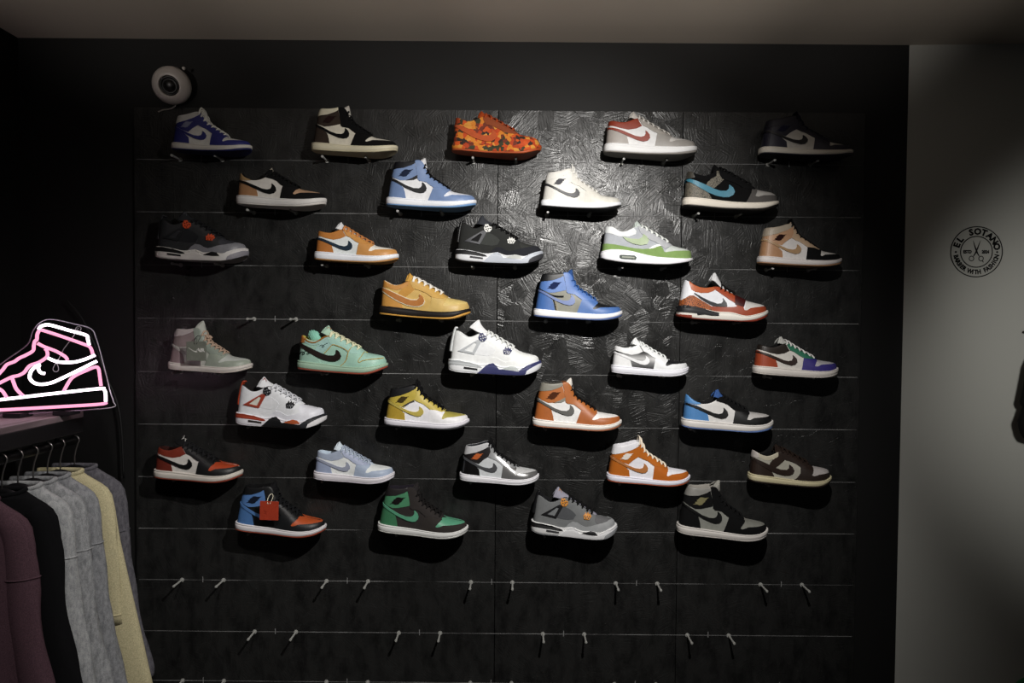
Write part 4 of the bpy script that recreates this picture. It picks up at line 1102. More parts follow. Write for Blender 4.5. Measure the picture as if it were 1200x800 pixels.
S_('max', 703.8, 810.3, 3, 'grey mesh low runner with a lime green mudguard and an air window',
   dict(quarter=('aeb2b8', 'cloth'), mudguard=('88ab5c', 'suede'), ankle=('e4e8e8', 'cloth'), eyestay=('b2b4b8', 'suede'), toe=('c6ccc8', 'cloth'), wedge='eef2ea', swoosh='9cb47e', tongue=('c8d2cc', 'cloth'), laces='eef2ee', mid='f0eff4', out='14150f', window='3b4a40', window_in='93988c', lining='e6e8e8'))
S_('mid', 888.3, 984, 3, 'tan and white mid-top sneaker with a black toe, rightmost of its row',
   dict(quarter='d4d0ce', heel='b98458', ankle='c29068', band='b0a08c', eyestay='c8a684', foxing=BLK, toe='c6c2be', swoosh='b48c60', wings='2a0c0a', tongue='bfa88e', laces=BLK, mid='d2ccca', out='b08058'))
# fourth row
S_('dunk', 445.3, 550.4, 4, 'mustard orange low sneaker with white laces and a black sole band',
   dict(quarter='e2b65a', heel='e09a3c', heel_tab='d98f34', ankle='dc9440', saddle='d9962f', eyestay='deaa48', foxing='e0b860', toe='e6c670', swoosh='c8782e', tongue='e2a63e', laces='f4efe6', mid='1c1512', out='eaa63a', lining=FLORAL), edge='f2e2c0', tongue=(1, 0))
S_('high', 625.6, 727.8, 4, 'bright blue high-top sneaker with grey-olive side panels and a white sole',
   dict(quarter='7d7d70', heel='3f73c4', ankle='5585d8', band='17181a', eyestay='5a86d6', foxing='4a7ac8', toe='15161a', swoosh='6f86c4', wings='1c2c5c', tongue='2f58a0', laces='2d5ca8', mid='f2f2f4', out='5670b4'), lines=[
     ('piping', [(3, 34.6), (10, 30.2), (18, 27), (26, 25.6), (33, 26)], 1.7, '17181a'), ('piping', [(21.4, 22), (23, 16), (25, 8.6)], 1.0, '17181a'), ('piping', [(23.4, 21.4), (24.8, 16), (26.6, 8.6)], .8, 'b8a884')])
S_('legacy', 793.4, 897.9, 4, 'white and rust-red low sneaker with crackle-print heel and instep strap',
   dict(quarter='e2e4ea', heel=TANPR, ankle='cc5a1e', eyestay='b8441c', strap='4a0f0e', foxing='b0421e', toe='cfccc8', swoosh='26282c', tongue='d8d8da', laces='14100f', mid='dcd8d0', out='98301a', unit='101116'), tongue=(1, 0))
# fifth row
sea = S_('high', 199.2, 294.6, 5, 'pale sage and mauve high-top sneaker with a square grey-green hang tag',
   dict(quarter='c6c8c0', heel='8f7c7e', ankle='8b7c7c', band='bcb2b2', eyestay='8f988e', foxing='98a094', toe='bfc3be', swoosh='a8a4a0', tongue='b9bcb4', laces='d6b49a', mid='cfc8c2', out='cac2ba', lining='a39c9a'), bow=(45, 44, .5), tongue=(5, -2))
mint = S_('dunk', 349.8, 453.3, 5, 'mint green low sneaker with a dark brown check emblem and a brick-red outsole',
   dict(quarter='a9dcc4', heel='a6d6c0', heel_tab='c8742a', ankle='a8d8cc', saddle='a9d9d0', eyestay='a9dccc', foxing='a8ddc6', toe='a9dcc8', swoosh='23150f', tongue='b6e0c4', laces='e8e6c4', mid='a8cdb0', out='b04a34', lining='e0c84c', badge='c8642a'), tongue=(5, 1), yaw=1, lines=[
     ('piping', [(50.5, 7.5), (55, 11), (58.4, 16), (59.6, 22), (60.4, 26), (63, 31)], .8, 'c8a04a'),
     ('piping', [(77, 26.5), (75.2, 21), (72.4, 15.4), (74, 13.6), (77, 15.6), (84, 17.2), (92, 18.2), (98.5, 19.2)], .8, 'c8b060'),
     ('piping', [(32, 21.6), (37, 27.6), (41, 32.2), (48, 30.8), (55, 28.0), (60, 25)], .8, 'c8a858'),
     ('piping', [(8, 37.4), (14, 34.2), (20, 33.6), (26, 36.6), (32, 40.6), (39, 42)], 1.3, 'b07024'),
     ('scroll_print', [(3, 18.5), (5, 21.6), (8, 22.4), (9.6, 20.4), (8, 19.2), (7.4, 21), (11, 23.4), (14, 22.6), (14.6, 20.4), (12.8, 20), (13.6, 22), (18, 23), (21, 21)], .55, '20302c'),
     ('scroll_print', [(26.4, 30), (29, 31.4), (31.4, 30.2), (30.4, 28.6), (29.2, 30), (33, 32.6), (35.4, 34)], .55, '20302c')])
S_('four', 525.8, 631.8, 5, 'white mid-cut sneaker with navy eyelets and a navy sole arch',
   dict(quarter='f1f3f3', tab='dfe3e4', wing='b9bdc0', wing_mesh='eef0f0', eyelet='34386e', mudguard='f1f3f2', netting='f0f2f4', toe='f2f4f2', tongue='f0f1f2', laces='eef0ee', mid='f0f2f4', out='dfe0e4', stripe='b4b8ba', window='1c1c22', lens='c3c9c8', arch='3c4078', rim='3c4078', bumper='eef0f4', lining='dfe2e2'), tongue=(4, 2))
S_('low', 716.3, 805.7, 5, 'white low sneaker with a black faded side panel and a black toe box',
   dict(quarter=fade_material, heel='ecedee', ankle='ecedee', eyestay='e9ebec', foxing='e8eaec', toe='18191b', swoosh='eff0f2', tongue='eceeee', laces='ecefee', mid='e6e6ee', out='e0e0e6', lining='e2e4e4'))
S_('low', 882.9, 980, 5, 'multicoloured low sneaker with red heel, white side and purple-blue toe',
   dict(quarter='d2cec8', heel='b2411c', ankle='241a14', eyestay='2a7a5c', foxing='3a318e', toe='aeacb0', swoosh='33221d', tongue='b2b2ae', laces='d8d6d4', mid='d2ccc6', out='c8c2bc'), tongue=(-1, 1))
# sixth row
S_('four', 277.8, 380.3, 6, 'white mid-cut sneaker with fire-red wing eyelets and a black sole arch',
   dict(quarter='e8eaee', tab='c8401c', wing='b5402a', wing_mesh='d8d8cc', eyelet='1c1e22', mudguard='e6e7ef', netting='e8eaee', toe='e9eaf2', tongue='eaecf0', laces='e6e8ee', mid='e8e6ec', out='d8d6dc', stripe='b23a1e', window='2c2420', lens='cc5a2a', arch='141518', rim='24262a', bumper='e8e6e8', lining='1d1a1a', badge='b5402a'))
S_('mid', 450.9, 549, 6, 'yellow and white mid-top sneaker with a black collar and black laces',
   dict(quarter='f0eff4', heel='c9a42a', ankle='d6bc3a', band='17181c', eyestay='dcc24a', foxing='f0eff2', toe='bfb044', swoosh='d2bc4a', wings='4a3a14', patch='3c3a3a', tongue='1a1a1e', laces='0e0e10', mid='e4e2ea', out='3a3a3e'))
S_('high', 624.2, 727.3, 6, 'orange and white high-top sneaker with a grey collar band and black laces',
   dict(quarter='f0efee', heel='cc6a26', ankle='cf6f28', band='8d8a80', eyestay='cc6c26', foxing='c8682a', toe='f0ecea', swoosh='605f5c', wings='5a2c14', patch='8d8a80', tongue='e8e2da', laces='141110', mid='efeae4', out='b86a44', lining='1d1c1c'))
S_('lowcut', 798.8, 904.2, 6, 'black and white low sneaker with a sky blue heel',
   dict(quarter='dad8d6', heel='4a8fd8', heel_tab='4f98e2', eyestay=BLK, foxing='101012', toe='bfbcba', swoosh='0e0e10', tongue='3a64b0', laces='121213', mid='d6d2ce', out='5a7cc0', lining='1a1a1c'))
# seventh row
S_('low', 182.5, 283.4, 7, 'black and white low sneaker with a dark red heel and a red toe box',
   dict(quarter='d2cec8', heel='7e2a1c', ankle='8e2e1a', eyestay='131314', foxing='151617', toe='c4421a', swoosh='0e0d0e', tongue='131314', laces='1c1c1e', mid='cfc9c0', out='9a3a24', badge='b8b6b2', lining='3a1510'), tongue=(2, 3))
S_('low', 368.4, 461.5, 7, 'ice blue and white low sneaker with pale blue laces',
   dict(quarter='e8ebea', heel='a9b8dc', ankle='aebcd6', eyestay='b4c0e0', foxing='b2c4e0', toe='e6eaea', swoosh='a8b0c8', tongue='d6e2ec', laces='bccbe2', mid='e4e0e6', out='dcd8e0', lining='c4d4e4'))
S_('mid', 538.7, 630.9, 7, 'silver and black mid-top sneaker with glossy overlays and an orange ankle badge',
   dict(quarter='cfd3d6', heel=('141314', 'patent'), ankle=('1a1516', 'leather'), band='c6c6c8', eyestay=('c0c2c4', 'silver'), foxing=('8a8a8a', 'silver'), toe='c9cacb', swoosh=('6a6c70', 'silver'), wings='d8662a', tongue=('17181c', 'patent'), laces='101011', mid='eeedf2', out='e2e2e6', lining='24262a'))
S_('mid', 710.9, 807.6, 7, 'glossy orange and white mid-top sneaker with white laces',
   dict(quarter='ecebf2', heel=('cf6a16', 'patent'), ankle=('cf6a16', 'patent'), band='e8e7ec', eyestay=('cf6a18', 'patent'), foxing=('cf6618', 'patent'), toe='ecebf2', swoosh=('c87a3c', 'patent'), wings='e4dcd4', tongue='ecebee', laces='f4e8d4', mid='e6e5f0', out='b85230', lining='e0dfe4'))
S_('dunk', 877, 972.4, 7, 'dark brown and grey low sneaker with a cream sole',
   dict(quarter='a9a69a', heel='2e1f18', heel_tab='b9b2ac', ankle='c9c0a6', saddle='2e1f18', eyestay='2c1e18', foxing='2d201a', toe='b0aaa8', swoosh='2a1b15', tongue='2a1d17', laces='2a1d17', mid='d8cca0', out='2a1c14'))
# eighth row
uncb = S_('high', 276.8, 381.3, 8, 'sky blue and black high-top sneaker with an orange-red toe and a square red hang tag',
   dict(quarter='131415', heel='4a7ec4', ankle='5486cc', band='101113', eyestay='131415', foxing='16181a', toe='d0521e', swoosh='4f82c8', wings='0f1a30', tongue='141416', laces='17181a', mid='dcd8da', out='a8432a'))
S_('high', 442.8, 547.7, 8, 'pine green and dark grey high-top sneaker with a white sole',
   dict(quarter=('332f2e', 'suede'), heel='3f8a5c', ankle='4a9a6a', band='262324', eyestay=('332f2e', 'suede'), foxing=('34302e', 'suede'), toe='58b088', swoosh='58b088', wings='171212', tongue='2b2829', laces='1a1818', mid='e2e2e0', out='d0d0cc', lining='26222c'))
S_('four', 621.7, 720.8, 8, 'grey mid-cut sneaker with bright orange eyelets and white sole',
   dict(quarter=('77797a', 'suede'), tab='1a1a1c', wing='1d1d1f', wing_mesh='7d8082', eyelet='f0962a', mudguard=('9fa1a3', 'suede'), netting=('55575a', 'cloth'), toe=('6a6a6c', 'suede'), tongue='9c9aa8', laces='131314', mid='e2e2e2', out='8e9094', stripe='0f0f10', window='3a3a3c', lens='19191b', arch='e0e0e2', rim='e2e2e4', bumper='a4a6aa', badge='f0962a', lining='1c1c1e'))
S_('high', 792.8, 898.2, 8, 'black and grey high-top sneaker with a tall grey collar and an off-white sole',
   dict(quarter='8a8b84', heel='0e0e0f', ankle='101011', band='8d8b86', eyestay='0d0d0e', foxing='0d0d0e', toe='808079', swoosh='0c0c0d', wings='8a8258', tongue='98968f', laces='0d0d0e', mid='d0cbc6', out='c2bdb8', lining='9a968f'), tongue=(2, 2), tall=1.06)

# short names used to say which peg is which
SHORT = ['royal blue and white mid-top', 'brown high-top', 'orange camouflage sneaker', 'grey sneaker with rust collar', 'dark navy mid-top',
         'tan-heeled black low sneaker', 'powder blue high-top', 'all white mid-top', 'turquoise-marked sneaker',
         'dark charcoal sneaker', 'orange and white low sneaker', 'black canvas sneaker', 'lime green runner', 'tan mid-top',
         'mustard sneaker', 'bright blue high-top', 'sneaker with instep strap',
         'sage high-top', 'mint green sneaker', 'white sneaker with navy arch', 'white sneaker with black toe box', 'multicoloured low sneaker',
         'fire-red trimmed white sneaker', 'yellow mid-top', 'orange high-top', 'sky blue heeled low sneaker',
         'dark red heeled sneaker', 'ice blue sneaker', 'silver mid-top', 'glossy orange mid-top', 'dark brown sneaker',
         'sky blue and black high-top', 'pine green high-top', 'grey sneaker with orange eyelets', 'grey-collared black high-top']

# ------------------------------------------------------------------ pegs
PEG_L = 0.064
def peg_mesh():
    prof = [(0.0075, 0), (0.0075, 0.0015), (0.0034, 0.0017), (0.0034, PEG_L - .009), (0.0044, PEG_L - .0086), (0.0046, PEG_L - .003), (0.0042, PEG_L - .0006), (0.0026, PEG_L)]
    V, F = lathe(prof, 12)
    V = [(x, -z, y) for x, y, z in V]
    return finish(mesh_from(V, F, 'peg'), False, normals=True)
m_peg = mat('b4b4b0', 'metal')
m_peg2, nt_, b_ = nodes_of('frosted_peg')
b_.inputs['Base Color'].default_value = lin('a2a29e'); b_.inputs['Roughness'].default_value = .35
PEG = peg_mesh()
ORD = ['first', 'second', 'third', 'fourth', 'fifth']
ti = 0
for r, z in enumerate(ROW_Z):
    xs = ODD_X if r % 2 == 0 else EVEN_X
    for q, x in enumerate(xs):
        bare = (r >= 8) or (r == 3 and q == 0)
        for sd in (-1, 1):
            o = link('peg', PEG, m_peg2)
            o.location = (x + sd * 0.0735, -0.0004, z)
            o['category'] = 'peg'
            o['group'] = 'pegs that hold the sneakers'
            side = 'left' if sd < 0 else 'right'
            if not bare:
                o['label'] = 'small pale peg under the %s of the %s' % ('heel' if sd < 0 else 'toe', SHORT[ti])
            elif r == 3:
                o['label'] = '%s bare pale peg of the empty pair left of the mustard sneaker' % side
            elif r == 10:
                o['label'] = '%s pale peg, %s pair on the lowest line at the bottom edge' % (side, ORD[q])
            else:
                o['label'] = '%s bare pale peg, %s pair along the %s line below the sneakers' % (side, ORD[q], 'first' if r == 8 else 'second')
        if not bare: ti += 1

# ------------------------------------------------------------------ hang tags and the stuffing
def tag_thing(px, py, size, color, label, off, mark=None, string='d8d8d8', depth=WALL_D - .128, sink=0.0):
    p = at(px, py, depth)
    t = thing('hang_tag', label, 'tag', p, (0, R(off), 0), 'hang tags on sneakers')
    w, h = size
    bm = bmesh.new(); add_box(bm, (0, 0, 0), (w, 0.0028, h), bevel=0.0008)
    bm_obj('tag_board', bm, mat(color, 'cloth'), t)
    mb = MB()
    mb.tube(catmull([(-.004, -.0024, h * .36), (-.008, 0.002, h * .52), (-.006, 0.016, h * .75), (0.0, .022, h * .8), (.006, .016, h * .72), (.006, .002, h * .52), (.002, -.0024, h * .36)], 5), 0.0011, 6)
    link('tag_string', mb.mesh(), mat(string, 'cloth'), t)
    return t
t = tag_thing(230.0, 411.2, (.0655, .0640), '767a70', 'square grey-green hang tag with white lettering on the sage sneaker', 0, string='2a2a2a')
def flat_mesh(poly, th=0.0006):
    m = len(poly)
    tri = delaunay_2d_cdt([Vector(q) for q in poly], [(i, (i + 1) % m) for i in range(m)], [], 1, 1e-7)
    V = [(v.x, -th, v.y) for v in tri[0]]
    F = [tuple(f) for f in tri[2]]
    return finish(mesh_from(V, F, 'flat'), False, normals=False)
sw = [((x - 24) * .00072, (z - 23) * .00092) for x, z in SWOOSH_HI]
o = link('check_print', flat_mesh([(x - .010, z + .002) for x, z in sw], .0019), mat('d8d8d2', 'cloth'), t)

def text_mesh(txt, size, bold=0.0, align='CENTER'):
    cu = bpy.data.curves.new('t', 'FONT'); cu.body = txt; cu.size = size; cu.align_x = align; cu.align_y = 'CENTER'; cu.offset = bold; cu.resolution_u = 2
    ob = bpy.data.objects.new('t', cu); COL.objects.link(ob)
    bpy.context.view_layer.update()
    me = bpy.data.meshes.new_from_object(ob.evaluated_get(bpy.context.evaluated_depsgraph_get()))
    bpy.data.objects.remove(ob); bpy.data.curves.remove(cu)
    return me
me = text_mesh('AIR', .0165, .0008)
me.transform(Matrix.Rotation(R(90), 4, 'X')); me.transform(Matrix.Translation((.0155, -.0019, .0030)))
link('lettering', me, mat('d8d8d2', 'cloth'), t)

t = tag_thing(315.5, 598.2, (.0625, .0635), 'a43a24', 'square orange-red hang tag on the sky blue and black sneaker', 1.5, string='e8e0c8')
me = flat_mesh([(x * .0021 - .012, z * .0021 - .006) for x, z in JUMPER], .0018)
link('figure_print', me, mat('8a2c1a', 'cloth'), t)

# pale green crumpled paper pushed into the mint sneaker
root, k, sc = mint
c0 = root.location
bm = bmesh.new()
bmesh.ops.create_icosphere(bm, subdivisions=4, radius=1.0)
rng = random.Random(4)
for v in bm.verts:
    d = v.co.normalized()
    crease = .12 * abs(math.sin(9 * d.x + 3 * d.z)) - .10 * abs(math.sin(7 * d.z - 11 * d.x + 2))
    f = 1 + crease * 1.2
    v.co = Vector((d.x * .022 * f, d.y * .017 * f, d.z * .026 * f))
    v.co.x -= .35 * v.co.z
o = bm_obj('stuffing_paper', bm, mat('8fcdb8', 'cloth'), None, True)
o.location = (c0.x - .094, c0.y, c0.z + .118); o['label'] = 'crumpled pale green paper pushed into the mint green sneaker'; o['category'] = 'paper'

# ------------------------------------------------------------------ security camera on the wall above the boards
p = at(199, 95, WALL_D - .04)
cam_t = thing('security_camera', 'round white security camera with a black lens on the black wall above the boards', 'camera', (p.x, BOARD * 0, p.z), (0, 0, 0))
V, F = lathe([(0.046, 0), (0.050, .004), (0.050, .012), (0.044, .016)], 32)
me = finish(mesh_from([(x, -z, y) for x, y, z in V], F), True, normals=True)
link('mounting_base', me, mat('b9b3ac', 'plastic'), cam_t)
V, F = lathe([(0.030, .012), (0.056, .020), (0.0625, .036), (0.062, .050), (0.056, .062), (0.046, .071), (0.036, .0755), (0.0335, .0745), (0.0325, .068), (0.0325, .060)], 40)
rotm = Euler((R(20), 0, R(9))).to_matrix()
me = finish(mesh_from([rotm @ Vector((x, -z, y)) for x, y, z in V], F), True, normals=True)
link('housing', me, mat('c6beb8', 'plastic'), cam_t)
V, F = lathe([(0.0322, .058), (0.0322, .066), (0.027, .069), (0.0265, .066), (0.017, .0665), (0.0165, .071), (0.010, .0735), (0.003, .0745)], 32)
me = finish(mesh_from([rotm @ Vector((x, -z, y)) for x, y, z in V], F), True, normals=True)
link('lens', me, mat('0a090a', 'plastic'), cam_t)
V, F = lathe([(.004, 0), (.0055, .002), (.005, .008), (.002, .010)], 12)
me = finish(mesh_from([Vector((x + .050, -z - .040, y + .042)) for x, y, z in V], F), True, normals=True)
link('screw', me, mat('d8d4ce', 'plastic'), cam_t)
mb = MB(); mb.tube(catmull([(.010, -.012, -.046), (.008, -.010, -.064), (-.004, -.004, -.076), (-.022, -.003, -.084), (-.042, -.003, -.087), (-.060, -.003, -.094)], 5), .0026, 8)
link('cable', mb.mesh(), mat('8f8a84', 'rubber'), cam_t)

# ------------------------------------------------------------------ printed round sign on the grey wall
def on_right_wall(px, py):
    """point of the grey wall seen at a place of the photograph"""
    d = CAM_ROT @ Vector(((px - 600) / FPX, (400 - py) / FPX, -1.0))
    n = Vector((math.sin(ANG), math.cos(ANG), 0)); p0 = Vector((X_CORNER, BOARD, 0))
    s = (p0 - cam.location).dot(n) / d.dot(n)
    return cam.location + d * s
pc = on_right_wall(1144, 295)
sg = thing('wall_sign', 'round black printed shop emblem with scissors on the grey wall', 'sign', pc - Vector((math.sin(ANG), math.cos(ANG), 0)) * .0008, (0, 0, -ANG))
RS = 0.0875
m_ink = mat('141414', 'cloth')
def ring(r, w, seg=72, th=.0006):
    V, F = [], []
    for k_ in range(seg):
        a = 2 * PI * k_ / seg
        for rr in (r - w / 2, r + w / 2):
            V.append((rr * math.cos(a), -th, rr * math.sin(a)))
    for k_ in range(seg):
        a, b = 2 * k_, 2 * ((k_ + 1) % seg); F.append((a, a + 1, b + 1, b))
    return finish(mesh_from(V, F), False)
link('outer_ring', ring(RS, .0036), m_ink, sg)
link('inner_ring', ring(RS * .615, .0036), m_ink, sg)
def arc_text(txt, r, size, a0, a1, bottom=False, bold=.0007, sx=1.0):
    n = len(txt); mb = MB()
    for i, ch in enumerate(txt):
        if ch == ' ': continue
        a = R(a0 + (a1 - a0) * i / (n - 1))
        me = text_mesh(ch, size, bold)
        rot = (a - PI / 2) if not bottom else (a + PI / 2)
        ca, sa = math.cos(rot), math.sin(rot)
        V = []
        for v in me.vertices:
            x, y = v.co.x * sx, v.co.y
            V.append((r * math.cos(a) + x * ca - y * sa, -.0006, r * math.sin(a) + x * sa + y * ca))
        mb.add(V, [tuple(p_.vertices) for p_ in me.polygons]); bpy.data.meshes.remove(me)
    return finish(mesh_from(mb.V, mb.F), False)
link('lettering_top', arc_text('EL SOTANO', RS * .795, .0300, 161, 15, bold=.0016), m_ink, sg)
link('lettering_bottom', arc_text('BARBER WITH FASHION', RS * .815, .0215, 193, 347, True, .0012, .84), m_ink, sg)
for sgn, txt in ((-1, 'ESTD'), (1, '2024')):
    me = text_mesh(txt, .0150, .0010)
    for v in me.vertices: v.co = Vector((v.co.x * .82 + sgn * .0305, -.0006, v.co.y - .0005))
    link('lettering_year', me, m_ink, sg)
    me = ring(.0022, .0030, 16); 
    for v in me.vertices: v.co.x += sgn * RS * .80; v.co.z -= .001
    link('dot', me, m_ink, sg)
for sgn in (-1, 1):
    bl = [(-.0135, .042), (-.0108, .030), (-.006, .012), (.0005, -.004), (.006, -.013), (.0095, -.0165), (.0105, -.0135), (.0065, -.006), (.0015, .006), (-.004, .020), (-.0105, .036)]
    me = flat_mesh([(sgn * x, z) for x, z in bl], .0007)
    link('scissor_blade', me, m_ink, sg)
    me = ring(.0082, .0028, 28)
    for v in me.vertices: v.co.x = v.co.x * .95 + sgn * .0162; v.co.z -= .0235
    link('scissor_handle', me, m_ink, sg)
mb = MB(); mb.tube([(.020, -.0008, -.030), (.0232, -.0008, -.0345), (.0242, -.0008, -.0370)], .0013, 6)
link('finger_rest', mb.mesh(), m_ink, sg)

# ------------------------------------------------------------------ clothes rail with its shelf, along the left wall
X_EDGE = -1.295; SH_END = 2.06 - WALL_D
Z_SH = at(97, 481.5, 2.06).z
Y0 = -1.5
rack = thing('clothes_rack', 'black wall rack with a shelf on top and a clothes rail below, left edge', 'rack', (X_LEFT, SH_END, 0))
def rbox(name, x0, x1, y0, y1, z0, z1, m, bev=.002):
    bm = bmesh.new(); add_box(bm, ((x0 + x1) / 2 - X_LEFT, (y0 + y1) / 2 - SH_END, (z0 + z1) / 2), (x1 - x0, y1 - y0, z1 - z0), bevel=bev)
    return bm_obj(name, bm, m, rack)
m_rack = mat('141315', 'plastic')
def shelf_wood():
    m, nt, b = nodes_of('greyed_shelf_wood')
    N = nt.nodes.new; Lk = nt.links.new
    tc = N('ShaderNodeTexCoord'); mp = N('ShaderNodeMapping'); mp.inputs['Scale'].default_value = (55, 3, 20)
    nz = N('ShaderNodeTexNoise'); nz.inputs['Scale'].default_value = 1; nz.inputs['Detail'].default_value = 6
    Lk(tc.outputs['Object'], mp.inputs['Vector']); Lk(mp.outputs['Vector'], nz.inputs['Vector'])
    rp = N('ShaderNodeValToRGB'); rp.color_ramp.elements[0].position = .35; rp.color_ramp.elements[1].position = .65
    rp.color_ramp.elements[0].color = lin('5c4c50'); rp.color_ramp.elements[1].color = lin('8f7f84')
    Lk(nz.outputs['Fac'], rp.inputs['Fac']); Lk(rp.outputs['Color'], b.inputs['Base Color'])
    b.inputs['Roughness'].default_value = .5
    return m
rbox('shelf', X_LEFT + .002, X_EDGE, Y0, SH_END, Z_SH - .018, Z_SH, shelf_wood())
rbox('fascia', X_EDGE - .022, X_EDGE - .001, Y0, SH_END - .001, Z_SH - .062, Z_SH - .0185, m_rack)
X_RAIL = X_EDGE - .016
Z_RAIL = Z_SH - .085
V, F = tube_arrays([(X_RAIL - X_LEFT, Y0 - SH_END + .02, Z_RAIL), (X_RAIL - X_LEFT, -.026, Z_RAIL)], .0125, 14)
link('hanging_rail', finish(mesh_from(V, F), True, normals=True), mat('2a2a2c', 'metal'), rack)
for y in (-.10, -.62):            # steel brackets on the left wall and drop rods that carry the rail
    bm = bmesh.new()
    add_box(bm, (.012, y, Z_SH - .13), (.020, .028, .22)); add_box(bm, (.19, y, Z_SH - .0285), (.34, .028, .018))
    bm_obj('bracket', bm, m_rack, rack)
    V, F = tube_arrays([(X_RAIL - X_LEFT, y, Z_RAIL + .010), (X_RAIL - X_LEFT, y, Z_SH - .0185)], .006, 10)
    link('drop_rod', finish(mesh_from(V, F), True, normals=True), mat('2a2a2c', 'metal'), rack)

HANGER_SH = .150
def hanger(loc, yaw, label):
    t = thing('clothes_hanger', label, 'hanger', loc, (0, 0, yaw), 'hangers on the rail')
    mb = MB()      # hook over the rail (rail runs along local/world y when yaw = 0)
    hook = [(.014 * math.cos(a), 0, .014 * math.sin(a)) for a in [R(d) for d in range(-40, 181, 20)]]
    hook = [(x, 0, z) for x, _, z in hook][::-1]
    path = hook + [(.004, 0, -.030), (0, 0, -.050), (0, 0, -.085)]
    ci = Matrix.Rotation(-yaw, 3, 'Z')
    mb.tube([ci @ Vector(p) for p in path], .0019, 8)
    link('hook', mb.mesh(), mat('8a8684', 'metal'), t)
    mb = MB()
    arm = [(-.118, 0, -.140), (-.095, 0, -.124), (-.05, 0, -.100), (0, 0, -.083), (.05, 0, -.100), (.095, 0, -.124), (.118, 0, -.140)]
    mb.tube(catmull(arm, 4), .0065, 8, flat=(1.5, .9))
    link('shoulder_bar', mb.mesh(), mat('151416', 'plastic'), t)
    return t

def heather(name, hexs, dark, sc=900):
    if name in MATS: return MATS[name]
    m, nt, b = nodes_of(name)
    N = nt.nodes.new; Lk = nt.links.new
    b.inputs['Roughness'].default_value = .95; b.inputs['Specular IOR Level'].default_value = .1
    tc = N('ShaderNodeTexCoord'); mp = N('ShaderNodeMapping'); mp.inputs['Scale'].default_value = (1, 1, .45)
    nz = N('ShaderNodeTexNoise'); nz.inputs['Scale'].default_value = sc; nz.inputs['Detail'].default_value = 3
    n2 = N('ShaderNodeTexNoise'); n2.inputs['Scale'].default_value = 130; n2.inputs['Detail'].default_value = 4
    ad = N('ShaderNodeMath'); ad.operation = 'MULTIPLY_ADD'; ad.inputs[1].default_value = .6
    sb = N('ShaderNodeMath'); sb.operation = 'MULTIPLY'; sb.inputs[1].default_value = .5
    Lk(tc.outputs['Object'], mp.inputs['Vector']); Lk(mp.outputs['Vector'], nz.inputs['Vector']); Lk(mp.outputs['Vector'], n2.inputs['Vector'])
    Lk(n2.outputs['Fac'], sb.inputs[0]); Lk(nz.outputs['Fac'], ad.inputs[0]); Lk(sb.outputs[0], ad.inputs[2])
    rp = N('ShaderNodeValToRGB'); rp.color_ramp.elements[0].position = .42; rp.color_ramp.elements[1].position = .68
    rp.color_ramp.elements[0].color = lin(dark); rp.color_ramp.elements[1].color = lin(hexs)
    Lk(ad.outputs[0], rp.inputs['Fac']); Lk(rp.outputs['Color'], b.inputs['Base Color'])
    bp = N('ShaderNodeBump'); bp.inputs['Strength'].default_value = .3; bp.inputs['Distance'].default_value = .001
    Lk(nz.outputs['Fac'], bp.inputs['Height']); Lk(bp.outputs['Normal'], b.inputs['Normal'])
    MATS[name] = m
    return m

